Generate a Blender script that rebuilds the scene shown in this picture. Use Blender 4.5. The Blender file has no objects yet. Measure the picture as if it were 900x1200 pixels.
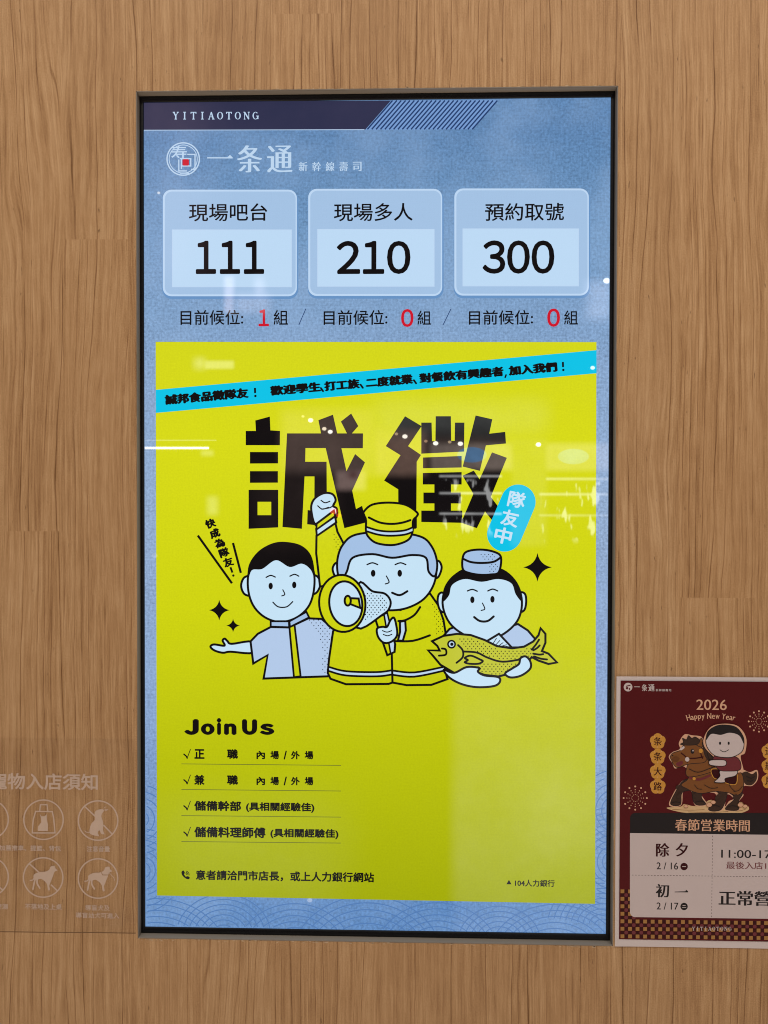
import bpy, math, random
from mathutils import Vector, Matrix
from mathutils.geometry import tessellate_polygon

random.seed(7)
SC = bpy.context.scene
COL = SC.collection

# ------------------------------------------------------------------ camera
CAM = Vector((0.03423, -0.92616, 0.01953))
YAW, PITCH, ROLL, FPX = -0.02363, -0.01244, 0.00212, 850.0


def cam_axes():
    cy, sy = math.cos(YAW), math.sin(YAW)
    cp, sp = math.cos(PITCH), math.sin(PITCH)
    cr, sr = math.cos(ROLL), math.sin(ROLL)
    f = Vector((sy * cp, cy * cp, sp))
    r0 = Vector((cy, -sy, 0))
    u0 = r0.cross(f)
    return r0 * cr + u0 * sr, u0 * cr - r0 * sr, f


RX, UX, FX = cam_axes()
cd = bpy.data.cameras.new('camera')
cam = bpy.data.objects.new('camera', cd)
COL.objects.link(cam)
m = Matrix.Identity(4)
for i, v in enumerate((RX, UX, -FX)):
    for k in range(3):
        m[k][i] = v[k]
m.translation = CAM
cam.matrix_world = m
cd.sensor_fit = 'VERTICAL'
cd.sensor_height = 36
cd.lens = 36 * FPX / 1200
cd.clip_start = 0.01
cd.clip_end = 100
SC.camera = cam


def ray(px, py):
    return FX * FPX + RX * (px - 450) - UX * (py - 600)


def at(px, py, y0):
    """point of the plane y = y0 that the photograph shows at this pixel"""
    d = ray(px, py)
    return CAM + d * ((y0 - CAM.y) / d.y)


# ------------------------------------------------------------------ world: the dim hall behind the viewer
SC.view_settings.view_transform = 'Standard'
SC.view_settings.look = 'None'
SC.view_settings.exposure = 0
SC.view_settings.gamma = 1
SC.cycles.use_denoising = True
SC.cycles.max_bounces = 6
SC.cycles.filter_width = 1.05

W = bpy.data.worlds.new('World')
SC.world = W
W.use_nodes = True
nt = W.node_tree


class N:
    """small node writer"""

    def __init__(self, tree):
        self.t = tree

    def new(self, typ, **kw):
        n = self.t.nodes.new(typ)
        for k, v in kw.items():
            setattr(n, k, v)
        return n

    def put(self, sock, v):
        if hasattr(v, 'is_output'):
            self.t.links.new(v, sock)
        elif v is not None:
            sock.default_value = v

    def m(self, op, a, b=None, c=None, clamp=False):
        n = self.new('ShaderNodeMath', operation=op)
        n.use_clamp = clamp
        for i, v in enumerate((a, b, c)):
            self.put(n.inputs[i], v)
        return n.outputs[0]

    def sstep(self, v, lo, hi, a=0.0, b=1.0):
        n = self.new('ShaderNodeMapRange', interpolation_type='SMOOTHSTEP')
        for i, x in enumerate((v, lo, hi, a, b)):
            self.put(n.inputs[i], x)
        return n.outputs[0]

    def xyz(self, x, y, z):
        n = self.new('ShaderNodeCombineXYZ')
        for i, v in enumerate((x, y, z)):
            self.put(n.inputs[i], v)
        return n.outputs[0]

    def sep(self, v):
        n = self.new('ShaderNodeSeparateXYZ')
        self.put(n.inputs[0], v)
        return n.outputs

    def noise(self, vec, scale, detail=2.0, rough=0.5, dist=0.0):
        n = self.new('ShaderNodeTexNoise')
        self.put(n.inputs['Vector'], vec)
        n.inputs['Scale'].default_value = scale
        n.inputs['Detail'].default_value = detail
        n.inputs['Roughness'].default_value = rough
        n.inputs['Distortion'].default_value = dist
        return n.outputs[0]

    def white(self, vec):
        n = self.new('ShaderNodeTexWhiteNoise', noise_dimensions='3D')
        self.put(n.inputs['Vector'], vec)
        return n.outputs[0]

    def mix(self, f, a, b, blend='MIX'):
        n = self.new('ShaderNodeMix', data_type='RGBA', blend_type=blend)
        self.put(n.inputs[0], f)
        self.put(n.inputs[6], a)
        self.put(n.inputs[7], b)
        return n.outputs[2]


def lin(c):
    out = []
    for v in c[:3]:
        v = v / 255.0
        out.append(v / 12.92 if v <= 0.04045 else ((v + 0.055) / 1.055) ** 2.4)
    return (*out, 1.0)


def reflected_uv(px, py):
    d = ray(px, py)
    return d.x / d.y, d.z / d.y


g = N(nt)
nt.nodes.clear()
out = g.new('ShaderNodeOutputWorld')
bg = g.new('ShaderNodeBackground')
tc = g.new('ShaderNodeTexCoord')
gx, gy, gz = g.sep(tc.outputs['Generated'])
den = g.m('MAXIMUM', g.m('MULTIPLY', gy, -1.0), 0.02)
U = g.m('DIVIDE', gx, den)
V = g.m('DIVIDE', gz, den)
uv = g.xyz(U, V, 0.0)
front = g.sstep(gy, -0.03, -0.08)
col = (0.09, 0.065, 0.06, 1)
# ceiling and floor of the hall, above and below what the screen mirrors
col = g.mix(g.sstep(gz, 0.50, 0.68), col, (0.62, 0.58, 0.53, 1))
col = g.mix(g.sstep(gz, -0.52, -0.72), col, (1.5, 1.24, 0.93, 1))
# the shops across the hall, as a band of dim shapes:  left, top, right, bottom in the mirror, softness, colour
SHOPS = [
    (150, 100, 240, 330, .06, (0.75, 0.50, 0.55)),
    (330, 480, 440, 556, .012, (1.5, 1.0, 0.85)),
    (300, 556, 395, 640, .02, (0.30, 0.20, 0.18)),
    (394, 552, 428, 574, .006, (3.4, 2.3, 2.1)),
    (408, 553, 420, 560, .008, (1.0, 0.28, 0.28)),
    (440, 500, 500, 557, .008, (2.6, 1.6, 1.25)),
    (500, 512, 600, 535, .010, (0.95, 0.62, 0.5)),
    (505, 520, 722, 551, .006, (3.0, 2.35, 2.0)),
    (600, 515, 640, 640, .006, (0.8, 0.7, 0.6)),
    (440, 470, 640, 508, .02, (0.9, 0.95, 0.92)),
    (532, 790, 720, 1120, (.012, .16), (1.0, 0.95, 1.0)),
    (610, 900, 690, 1010, .05, (1.8, 1.7, 1.7)),
    
    (185, 940, 395, 1062, .06, (0.5, 0.5, 0.5)),
    (240, 423, 274, 432, .003, (3.4, 3.4, 3.0)),
    (228, 420, 240, 432, .008, (3.0, 3.0, 2.8)),
    (236, 528, 250, 534, .004, (3.0, 3.0, 2.4)),
    (243, 582, 255, 603, .006, (2.4, 2.4, 2.0)),
    (263, 324, 274, 366, .005, (5.5, 4.4, 4.6)),
    (300, 326, 308, 350, .010, (4.5, 3.8, 4.0)),
    (276, 346, 316, 366, .010, (3.4, 3.0, 3.2)),
    (688, 330, 716, 374, .012, (3.6, 3.6, 4.2)),
    (640, 560, 716, 562.5, .002, (5, 5, 5)),
    (515, 557, 588, 559, .002, (8, 8, 8)),
    (515, 577, 588, 579, .002, (9, 9, 9)),
    (632, 578, 716, 580.5, .002, (6, 6, 6)),
    (515, 601, 588, 603, .002, (8, 8, 8)),
    (632, 603, 716, 605, .002, (4, 4, 4)),
]
wob = g.noise(uv, 9.0, 3.0)
grime = g.noise(uv, 45.0, 3.0, 0.6)
for (x0, y0, x1, y1, s, c) in SHOPS:
    u0, v1 = reflected_uv(x0, y0)
    u1, v0 = reflected_uv(x1, y1)
    s, sv = s if isinstance(s, tuple) else (s, s)
    a = g.m('MULTIPLY', g.sstep(U, u0 - s, u0 + s), g.sstep(U, u1 + s, u1 - s))
    b = g.m('MULTIPLY', g.sstep(V, v0 - sv, v0 + sv), g.sstep(V, v1 + sv, v1 - sv))
    k = g.m('MULTIPLY', g.m('MULTIPLY', a, b), front)
    col = g.mix(k, col, (*c, 1))
# oval shop sign across the hall
u0, v0 = reflected_uv(553, 533)
du = g.m('DIVIDE', g.m('SUBTRACT', U, u0), 0.020)
dv = g.m('DIVIDE', g.m('SUBTRACT', V, v0), 0.0105)
rr = g.m('ADD', g.m('MULTIPLY', du, du), g.m('MULTIPLY', dv, dv))
col = g.mix(g.m('MULTIPLY', g.sstep(rr, 1.1, 0.9), front), col, (1.6, 3.4, 6.2, 1))
u0, v0 = reflected_uv(672, 535)
du = g.m('DIVIDE', g.m('SUBTRACT', U, u0), 0.021)
dv = g.m('DIVIDE', g.m('SUBTRACT', V, v0), 0.0105)
rr = g.m('ADD', g.m('MULTIPLY', du, du), g.m('MULTIPLY', dv, dv))
col = g.mix(g.m('MULTIPLY', g.sstep(rr, 1.1, 0.9), front), col, (2.6, 4.4, 6.4, 1))
# hanging goods below the sign: pale slivers
for (x0, y0, x1, y1, gain) in ((515, 560, 592, 632, 7.0), (632, 562, 718, 640, 7.0)):
    u0, v1 = reflected_uv(x0, y0)
    u1, v0 = reflected_uv(x1, y1)
    a = g.m('MULTIPLY', g.sstep(U, u0, u0 + .01), g.sstep(U, u1, u1 - .01))
    b = g.m('MULTIPLY', g.sstep(V, v0, v0 + .02), g.sstep(V, v1, v1 - .005))
    n = g.noise(g.xyz(g.m('MULTIPLY', U, 70.0), g.m('MULTIPLY', V, 22.0), 0.0), 1.0, 2.0, 0.6)
    k = g.m('MULTIPLY', g.m('MULTIPLY', a, b), g.m('MULTIPLY', g.sstep(n, .56, .62), front))
    col = g.mix(k, col, (gain, gain, gain, 1))
shade = g.m('ADD', 0.2, g.m('ADD', g.m('MULTIPLY', wob, 0.9), g.m('MULTIPLY', grime, 0.7)))
col = g.mix(1.0, col, g.xyz(shade, shade, shade), 'MULTIPLY')
nt.links.new(col, bg.inputs['Color'])
bg.inputs['Strength'].default_value = 1.0
nt.links.new(bg.outputs[0], out.inputs[0])


# ------------------------------------------------------------------ lamps of the hall
def area_lamp(name, loc, target, sx, sy, power, color, shape='RECTANGLE'):
    ld = bpy.data.lights.new(name, 'AREA')
    ld.shape = shape
    ld.size = sx
    ld.size_y = sy
    ld.energy = power
    ld.color = color
    o = bpy.data.objects.new(name, ld)
    COL.objects.link(o)
    o.location = loc
    o.rotation_euler = (Vector(target) - Vector(loc)).to_track_quat('-Z', 'Y').to_euler()
    return o


area_lamp('ceiling_lamp', (-0.5, -2.3, 2.9), (0.0, 0, 0.0), 2.4, 0.6, 42, (1.0, 0.93, 0.84))
area_lamp('ceiling_lamp', (1.6, -2.0, 2.7), (0.2, 0, -0.5), 0.8, 0.6, 26, (1.0, 0.90, 0.78))


def mirror_point(px, py, dist):
    """where a lamp of the hall hangs to be mirrored at this place of the screen"""
    p = at(px, py, 0.0115)
    d = (p - CAM).normalized()
    d.y = -d.y
    return p + d * (dist / -d.y)


# fluorescent tube, seen mirrored at the screen's left edge
p = mirror_point(207, 525, 2.4)
area_lamp('fluorescent_tube', p, (p.x, 0, p.z), 0.30, 0.010, 0.30, (1, 0.97, 0.9))
p = mirror_point(212, 516, 2.4)
area_lamp('fluorescent_tube', p, (p.x, 0, p.z), 0.33, 0.005, 0.016, (1, 0.97, 0.9))
for (px, py, r, pw, c) in (
        (364, 492.5, 6, 1.0, (1, .95, .85)), (355, 488, 3.5, .35, (1, .8, .5)), (380, 502.5, 5, .9, (1, .85, .65)),
        (387, 506, 5.5, 1.2, (1, .95, .85)), (474.5, 511.5, 6, 1.0, (1, .93, .8)), (464.5, 508.5, 4, .35, (1, .7, .4)),
        (510.5, 519.5, 6, 1.1, (1, .95, .85)), (539.5, 520, 6, 1.1, (1, .95, .85)), (527, 518, 4, .35, (1, .75, .45)),
        (499, 517, 4, .3, (1, .6, .35)), (631, 521, 6, 1.2, (1, .98, .9)), (694.5, 431, 5, .9, (1, 1, 1)),
        (363, 1055, 6, .22, (1, .9, .75)), (711, 329, 8, .8, (1, 1, 1)), (186, 226, 3.5, .5, (1, .9, .7)),
        (391, 599, 9, .50, (1, .10, .03)), (397, 604, 6, .40, (1, .08, .02)), (181, 651, 7, .10, (1, .97, .9))):
    p = mirror_point(px, py, 3.0)
    s = 2 * r * 0.5 * (3.94 / FPX)
    area_lamp('downlight', p, (p.x, 0, p.z), s, s * .8, pw * 24 * 3.14 * s * s * .8 * .8, c, 'ELLIPSE')


# ------------------------------------------------------------------ materials
MATS = {}


def principled(name):
    mt = bpy.data.materials.new(name)
    mt.use_nodes = True
    b = mt.node_tree.nodes['Principled BSDF']
    return mt, N(mt.node_tree), b


def glow(name, rgb, tex=0.06, scale=900, cloud=0.0, cloud2=None, stops=None):
    """lit pixels of the display behind its glossy front"""
    if name in MATS:
        return MATS[name]
    mt, n, b = principled(name)
    b.inputs['Base Color'].default_value = (0.004, 0.004, 0.005, 1)
    b.inputs['Roughness'].default_value = 0.015
    b.inputs['Specular IOR Level'].default_value = 0.5
    c = lin(rgb)
    tcn = n.new('ShaderNodeTexCoord').outputs['Object']
    x, y, z = n.sep(tcn)
    if stops:                                            # panel's viewing-angle dimming, painted into its colour by height
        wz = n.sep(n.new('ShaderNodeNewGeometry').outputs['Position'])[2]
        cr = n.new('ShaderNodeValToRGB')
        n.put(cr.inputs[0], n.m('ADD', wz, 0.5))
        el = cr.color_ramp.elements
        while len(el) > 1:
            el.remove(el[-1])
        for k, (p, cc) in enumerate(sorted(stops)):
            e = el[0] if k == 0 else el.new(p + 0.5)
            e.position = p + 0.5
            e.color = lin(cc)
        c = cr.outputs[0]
    fine = n.noise(tcn, scale, 2.0, 0.6)
    weave = n.m('ADD', n.noise(n.xyz(n.m('MULTIPLY', x, 40.0), 0.0, n.m('MULTIPLY', z, 900.0)), 1.0, 1.0),
                n.noise(n.xyz(n.m('MULTIPLY', x, 900.0), 0.0, n.m('MULTIPLY', z, 40.0)), 1.0, 1.0))
    k = n.m('ADD', 1.0 - tex * 1.5, n.m('ADD', n.m('MULTIPLY', fine, tex * 1.6), n.m('MULTIPLY', weave, tex * .4)))
    colr = n.mix(1.0, c, n.xyz(k, k, k), 'MULTIPLY')
    if cloud:
        cl = n.sstep(n.noise(tcn, 7.0, 4.0, 0.6), 0.36, 0.68)
        colr = n.mix(n.m('MULTIPLY', cl, cloud), colr, lin(cloud2))
    n.put(b.inputs['Emission Color'], colr)
    b.inputs['Emission Strength'].default_value = 1.0
    MATS[name] = mt
    return mt


def matte(name, rgb, rough=0.6, spec=0.15, linear=False, var=0.06, scale=60, metallic=0.0):
    if name in MATS:
        return MATS[name]
    mt, n, b = principled(name)
    c = (*rgb, 1) if linear else lin(rgb)
    tcn = n.new('ShaderNodeTexCoord').outputs['Object']
    k = n.m('ADD', 1.0 - var / 2, n.m('MULTIPLY', n.noise(tcn, scale, 4.0, 0.6), var))
    n.put(b.inputs['Base Color'], n.mix(1.0, c, n.xyz(k, k, k), 'MULTIPLY'))
    b.inputs['Roughness'].default_value = rough
    b.inputs['Specular IOR Level'].default_value = spec
    b.inputs['Metallic'].default_value = metallic
    MATS[name] = mt
    return mt


def wood():
    mt, n, b = principled('cherry_laminate')
    tcn = n.new('ShaderNodeTexCoord').outputs['Object']
    x, y, z = n.sep(tcn)
    # staves of unequal width, butted end to end at staggered heights
    xw = n.m('ADD', x, n.m('MULTIPLY', n.noise(n.xyz(n.m('MULTIPLY', x, 9.0), 0.0, 0.0), 1.0, 0.0), 0.09))
    u = n.m('DIVIDE', xw, 0.088)
    idc = n.m('FLOOR', u)
    r1 = n.white(n.xyz(idc, 3.0, 1.0))
    vv = n.m('ADD', n.m('DIVIDE', z, 1.5), n.m('MULTIPLY', r1, 7.0))
    idr = n.m('FLOOR', vv)
    s1 = n.white(n.xyz(idc, idr, 5.0))
    s2 = n.white(n.xyz(idc, idr, 9.0))
    s3 = n.white(n.xyz(idc, idr, 13.0))
    off = n.m('MULTIPLY', s1, 37.0)
    # wandering grain direction
    warp = n.noise(n.xyz(n.m('MULTIPLY', x, 7.0), off, n.m('MULTIPLY', z, 2.0)), 1.0, 2.0, 0.5)
    wv = n.m('MULTIPLY', n.m('SUBTRACT', warp, 0.5), n.m('ADD', 0.012, n.m('MULTIPLY', s2, 0.05)))
    wob = n.noise(n.xyz(n.m('MULTIPLY', x, 34.0), off, n.m('MULTIPLY', z, 8.0)), 1.0, 2.0, 0.5)
    xs = n.m('ADD', n.m('ADD', x, wv), n.m('MULTIPLY', n.m('SUBTRACT', wob, 0.5), 0.0060))
    # growth lines: sharp dark edge, soft on one side
    t = n.m('MULTIPLY', xs, n.m('ADD', 62.0, n.m('MULTIPLY', s3, 46.0)))
    t = n.m('ADD', t, n.m('MULTIPLY', n.noise(n.xyz(n.m('MULTIPLY', x, 20.0), off, n.m('MULTIPLY', z, 0.8)), 1.0, 1.0), 3.4))
    fr = n.m('FRACT', t)
    soft = n.m('POWER', fr, 6.0)
    line = n.m('MULTIPLY', n.sstep(fr, 0.875, 0.93), n.sstep(fr, 0.995, 0.965))
    lid = n.white(n.xyz(n.m('FLOOR', t), idc, idr))
    seg = n.noise(n.xyz(n.m('MULTIPLY', x, 24.0), off, n.m('MULTIPLY', z, 4.0)), 1.0, 2.0)
    lstr = n.m('MULTIPLY', n.sstep(lid, 0.0, 0.7), n.sstep(seg, 0.26, 0.50))
    # fibres
    f1 = n.noise(n.xyz(n.m('MULTIPLY', xs, 260.0), off, n.m('MULTIPLY', z, 6.0)), 1.0, 1.0, 0.5)
    f2 = n.noise(n.xyz(n.m('MULTIPLY', xs, 560.0), off, n.m('MULTIPLY', z, 22.0)), 1.0, 2.0, 0.6)
    f3 = n.noise(n.xyz(n.m('MULTIPLY', xs, 90.0), off, n.m('MULTIPLY', z, 2.0)), 1.0, 2.0, 0.5)
    fmask = n.m('ADD', 0.35, n.m('MULTIPLY', n.noise(n.xyz(n.m('MULTIPLY', x, 14.0), off, n.m('MULTIPLY', z, 3.0)), 1.0, 1.0), 1.3))
    broad = n.noise(n.xyz(n.m('MULTIPLY', x, 12.0), off, n.m('MULTIPLY', z, 2.6)), 1.0, 3.0, 0.5)
    mott = n.noise(n.xyz(n.m('MULTIPLY', x, 40.0), off, n.m('MULTIPLY', z, 30.0)), 1.0, 3.0, 0.6)
    speck = n.noise(n.xyz(n.m('MULTIPLY', xs, 380.0), n.m('ADD', off, 4.0), n.m('MULTIPLY', z, 70.0)), 1.0, 1.0, 0.5)
    pore = n.sstep(speck, 0.75, 0.81)
    grit = n.noise(tcn, 620.0, 2.0, 0.6)
    v = n.m('MULTIPLY', n.m('MULTIPLY', n.m('SUBTRACT', f1, 0.5), 0.58), fmask)
    v = n.m('ADD', v, n.m('MULTIPLY', n.m('MULTIPLY', n.m('SUBTRACT', f2, 0.5), 0.72), fmask))
    v = n.m('ADD', v, n.m('MULTIPLY', n.m('SUBTRACT', f3, 0.5), 0.26))
    v = n.m('ADD', v, n.m('MULTIPLY', n.m('SUBTRACT', broad, 0.5), 0.32))
    v = n.m('ADD', v, n.m('MULTIPLY', n.m('SUBTRACT', mott, 0.5), 0.26))
    v = n.m('ADD', v, n.m('MULTIPLY', n.m('SUBTRACT', s2, 0.5), 0.04))
    v = n.m('ADD', v, n.m('MULTIPLY', n.m('SUBTRACT', grit, 0.5), 0.60))
    v = n.m('SUBTRACT', n.m('ADD', v, 0.60), n.m('MULTIPLY', n.m('MULTIPLY', soft, lstr), 0.09))
    v = n.m('SUBTRACT', v, n.m('MULTIPLY', n.m('MULTIPLY', line, lstr), 0.36), None, True)
    cr = n.new('ShaderNodeValToRGB')
    n.put(cr.inputs[0], v)
    el = cr.color_ramp.elements
    el[0].position, el[0].color = 0.0, WOOD[0]
    el[1].position, el[1].color = 1.0, WOOD[3]
    for p, c in ((0.33, WOOD[1]), (0.62, WOOD[2])):
        e = el.new(p)
        e.color = c
    hue = n.mix(n.m('MULTIPLY', s3, 0.14), cr.outputs[0], n.mix(1.0, cr.outputs[0], (1.05, 0.95, 0.84, 1), 'MULTIPLY'))
    c = n.mix(n.m('MULTIPLY', pore, 0.6), hue, (0.11, 0.055, 0.025, 1))
    n.put(b.inputs['Base Color'], c)
    n.put(b.inputs['Roughness'], n.m('ADD', 0.45, n.m('MULTIPLY', f2, 0.16)))
    b.inputs['Specular IOR Level'].default_value = 0.18
    bump = n.new('ShaderNodeBump')
    bump.inputs['Strength'].default_value = 0.10
    bump.inputs['Distance'].default_value = 0.0005
    n.put(bump.inputs['Height'], n.m('SUBTRACT', f2, n.m('MULTIPLY', line, 0.5)))
    n.t.links.new(bump.outputs[0], b.inputs['Normal'])
    return mt


WOOD = [(0.170, 0.080, 0.030, 1), (0.355, 0.195, 0.089, 1), (0.490, 0.292, 0.143, 1), (0.640, 0.420, 0.236, 1)]

# ------------------------------------------------------------------ object helpers


def tag(o, label=None, cat=None, group=None, kind=None):
    for k, v in (('label', label), ('category', cat), ('group', group), ('kind', kind)):
        if v:
            o[k] = v
    return o


def empty(name, loc):
    o = bpy.data.objects.new(name, None)
    o.empty_display_size = 0.05
    o.location = loc
    COL.objects.link(o)
    return o


def world_loc(o):
    v = Vector((0, 0, 0))
    while o:
        v += o.location
        o = o.parent
    return v


def link_mesh(name, verts, faces, idx, mats, parent, origin):
    """one mesh; verts are world points, origin is where its object stands"""
    me = bpy.data.meshes.new(name)
    me.from_pydata([tuple(v - origin) for v in verts], [], faces)
    for mt in mats:
        me.materials.append(mt)
    for p, i in zip(me.polygons, idx):
        p.material_index = i
    me.update()
    o = bpy.data.objects.new(name, me)
    COL.objects.link(o)
    if parent:
        o.parent = parent
        o.location = origin - world_loc(parent)
    else:
        o.location = origin
    return o


def curve(pts, n=6, closed=True):
    """Catmull-Rom through the points"""
    out = []
    k = len(pts)
    for i in range(k if closed else k - 1):
        q = [pts[(i + j) % k] if closed else pts[min(max(i + j, 0), k - 1)] for j in (-1, 0, 1, 2)]
        for s in range(n):
            t = s / n
            out.append(tuple(0.5 * (2 * q[1][d] + (q[2][d] - q[0][d]) * t
                                    + (2 * q[0][d] - 5 * q[1][d] + 4 * q[2][d] - q[3][d]) * t * t
                                    + (3 * q[1][d] - q[0][d] - 3 * q[2][d] + q[3][d]) * t ** 3) for d in (0, 1)))
    if not closed:
        out.append(tuple(pts[-1]))
    return out


def ell(cx, cy, rx, ry, rot=0, n=40, a0=0, a1=360):
    r = math.radians(rot)
    res = []
    full = abs(a1 - a0) >= 360
    for i in range(n if full else n + 1):
        a = math.radians(a0 + (a1 - a0) * i / n)
        x, y = rx * math.cos(a), ry * math.sin(a)
        res.append((cx + x * math.cos(r) - y * math.sin(r), cy + x * math.sin(r) + y * math.cos(r)))
    return res


def rrect(x0, y0, x1, y1, r, n=6):
    res = []
    rs = r if isinstance(r, (tuple, list)) else (r, r, r, r)
    for (cx, cy, a, q) in ((x0, y0, 180, rs[0]), (x1, y0, 270, rs[1]), (x1, y1, 0, rs[2]), (x0, y1, 90, rs[3])):
        sx = 1 if cx == x0 else -1
        sy = 1 if cy == y0 else -1
        if q == 0:
            res.append((cx, cy))
            continue
        for i in range(n + 1):
            t = math.radians(a + 90 * i / n)
            res.append((cx + sx * q + q * math.cos(t), cy + sy * q + q * math.sin(t)))
    return res


def inside(p, poly):
    r = False
    j = len(poly) - 1
    for i in range(len(poly)):
        (xi, yi), (xj, yj) = poly[i], poly[j]
        if (yi > p[1]) != (yj > p[1]) and p[0] < (xj - xi) * (p[1] - yi) / (yj - yi) + xi:
            r = not r
        j = i
    return r


FONT_O = None
GLYPH = {}


def glyphs(s, thin=0.0, spacing=1.0):
    """outline mesh of a line of text set in the built-in face"""
    global FONT_O
    key = (s, thin, spacing)
    if key in GLYPH:
        return GLYPH[key]
    cu = bpy.data.curves.new('lettering', 'FONT')
    cu.body = s
    cu.offset = thin
    cu.space_character = spacing
    cu.resolution_u = 4
    o = bpy.data.objects.new('lettering', cu)
    COL.objects.link(o)
    dg = bpy.context.evaluated_depsgraph_get()
    dg.update()
    me = bpy.data.meshes.new_from_object(o.evaluated_get(dg))
    r = ([(v.co.x, v.co.y) for v in me.vertices], [tuple(p.vertices) for p in me.polygons])
    bpy.data.objects.remove(o)
    bpy.data.curves.remove(cu)
    bpy.data.meshes.remove(me)
    GLYPH[key] = r
    return r


BOLD = {0: ((0, 0),)}
for q in range(1, 60):
    d = q / 1000.0
    BOLD[q] = ((-d, 0), (d, 0), (0, d), (0, -d), (-d * .7, -d * .7), (d * .7, d * .7), (-d * .7, d * .7), (d * .7, -d * .7), (0, 0))


def hbold(q, w=0.0):
    """thick uprights, thin crossbars"""
    d = q / 1000.0
    e = w / 1000.0
    return ((-d, 0), (-d / 2, e), (0, -e), (d / 2, e), (d, 0))


STEP = 1.5e-5


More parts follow.
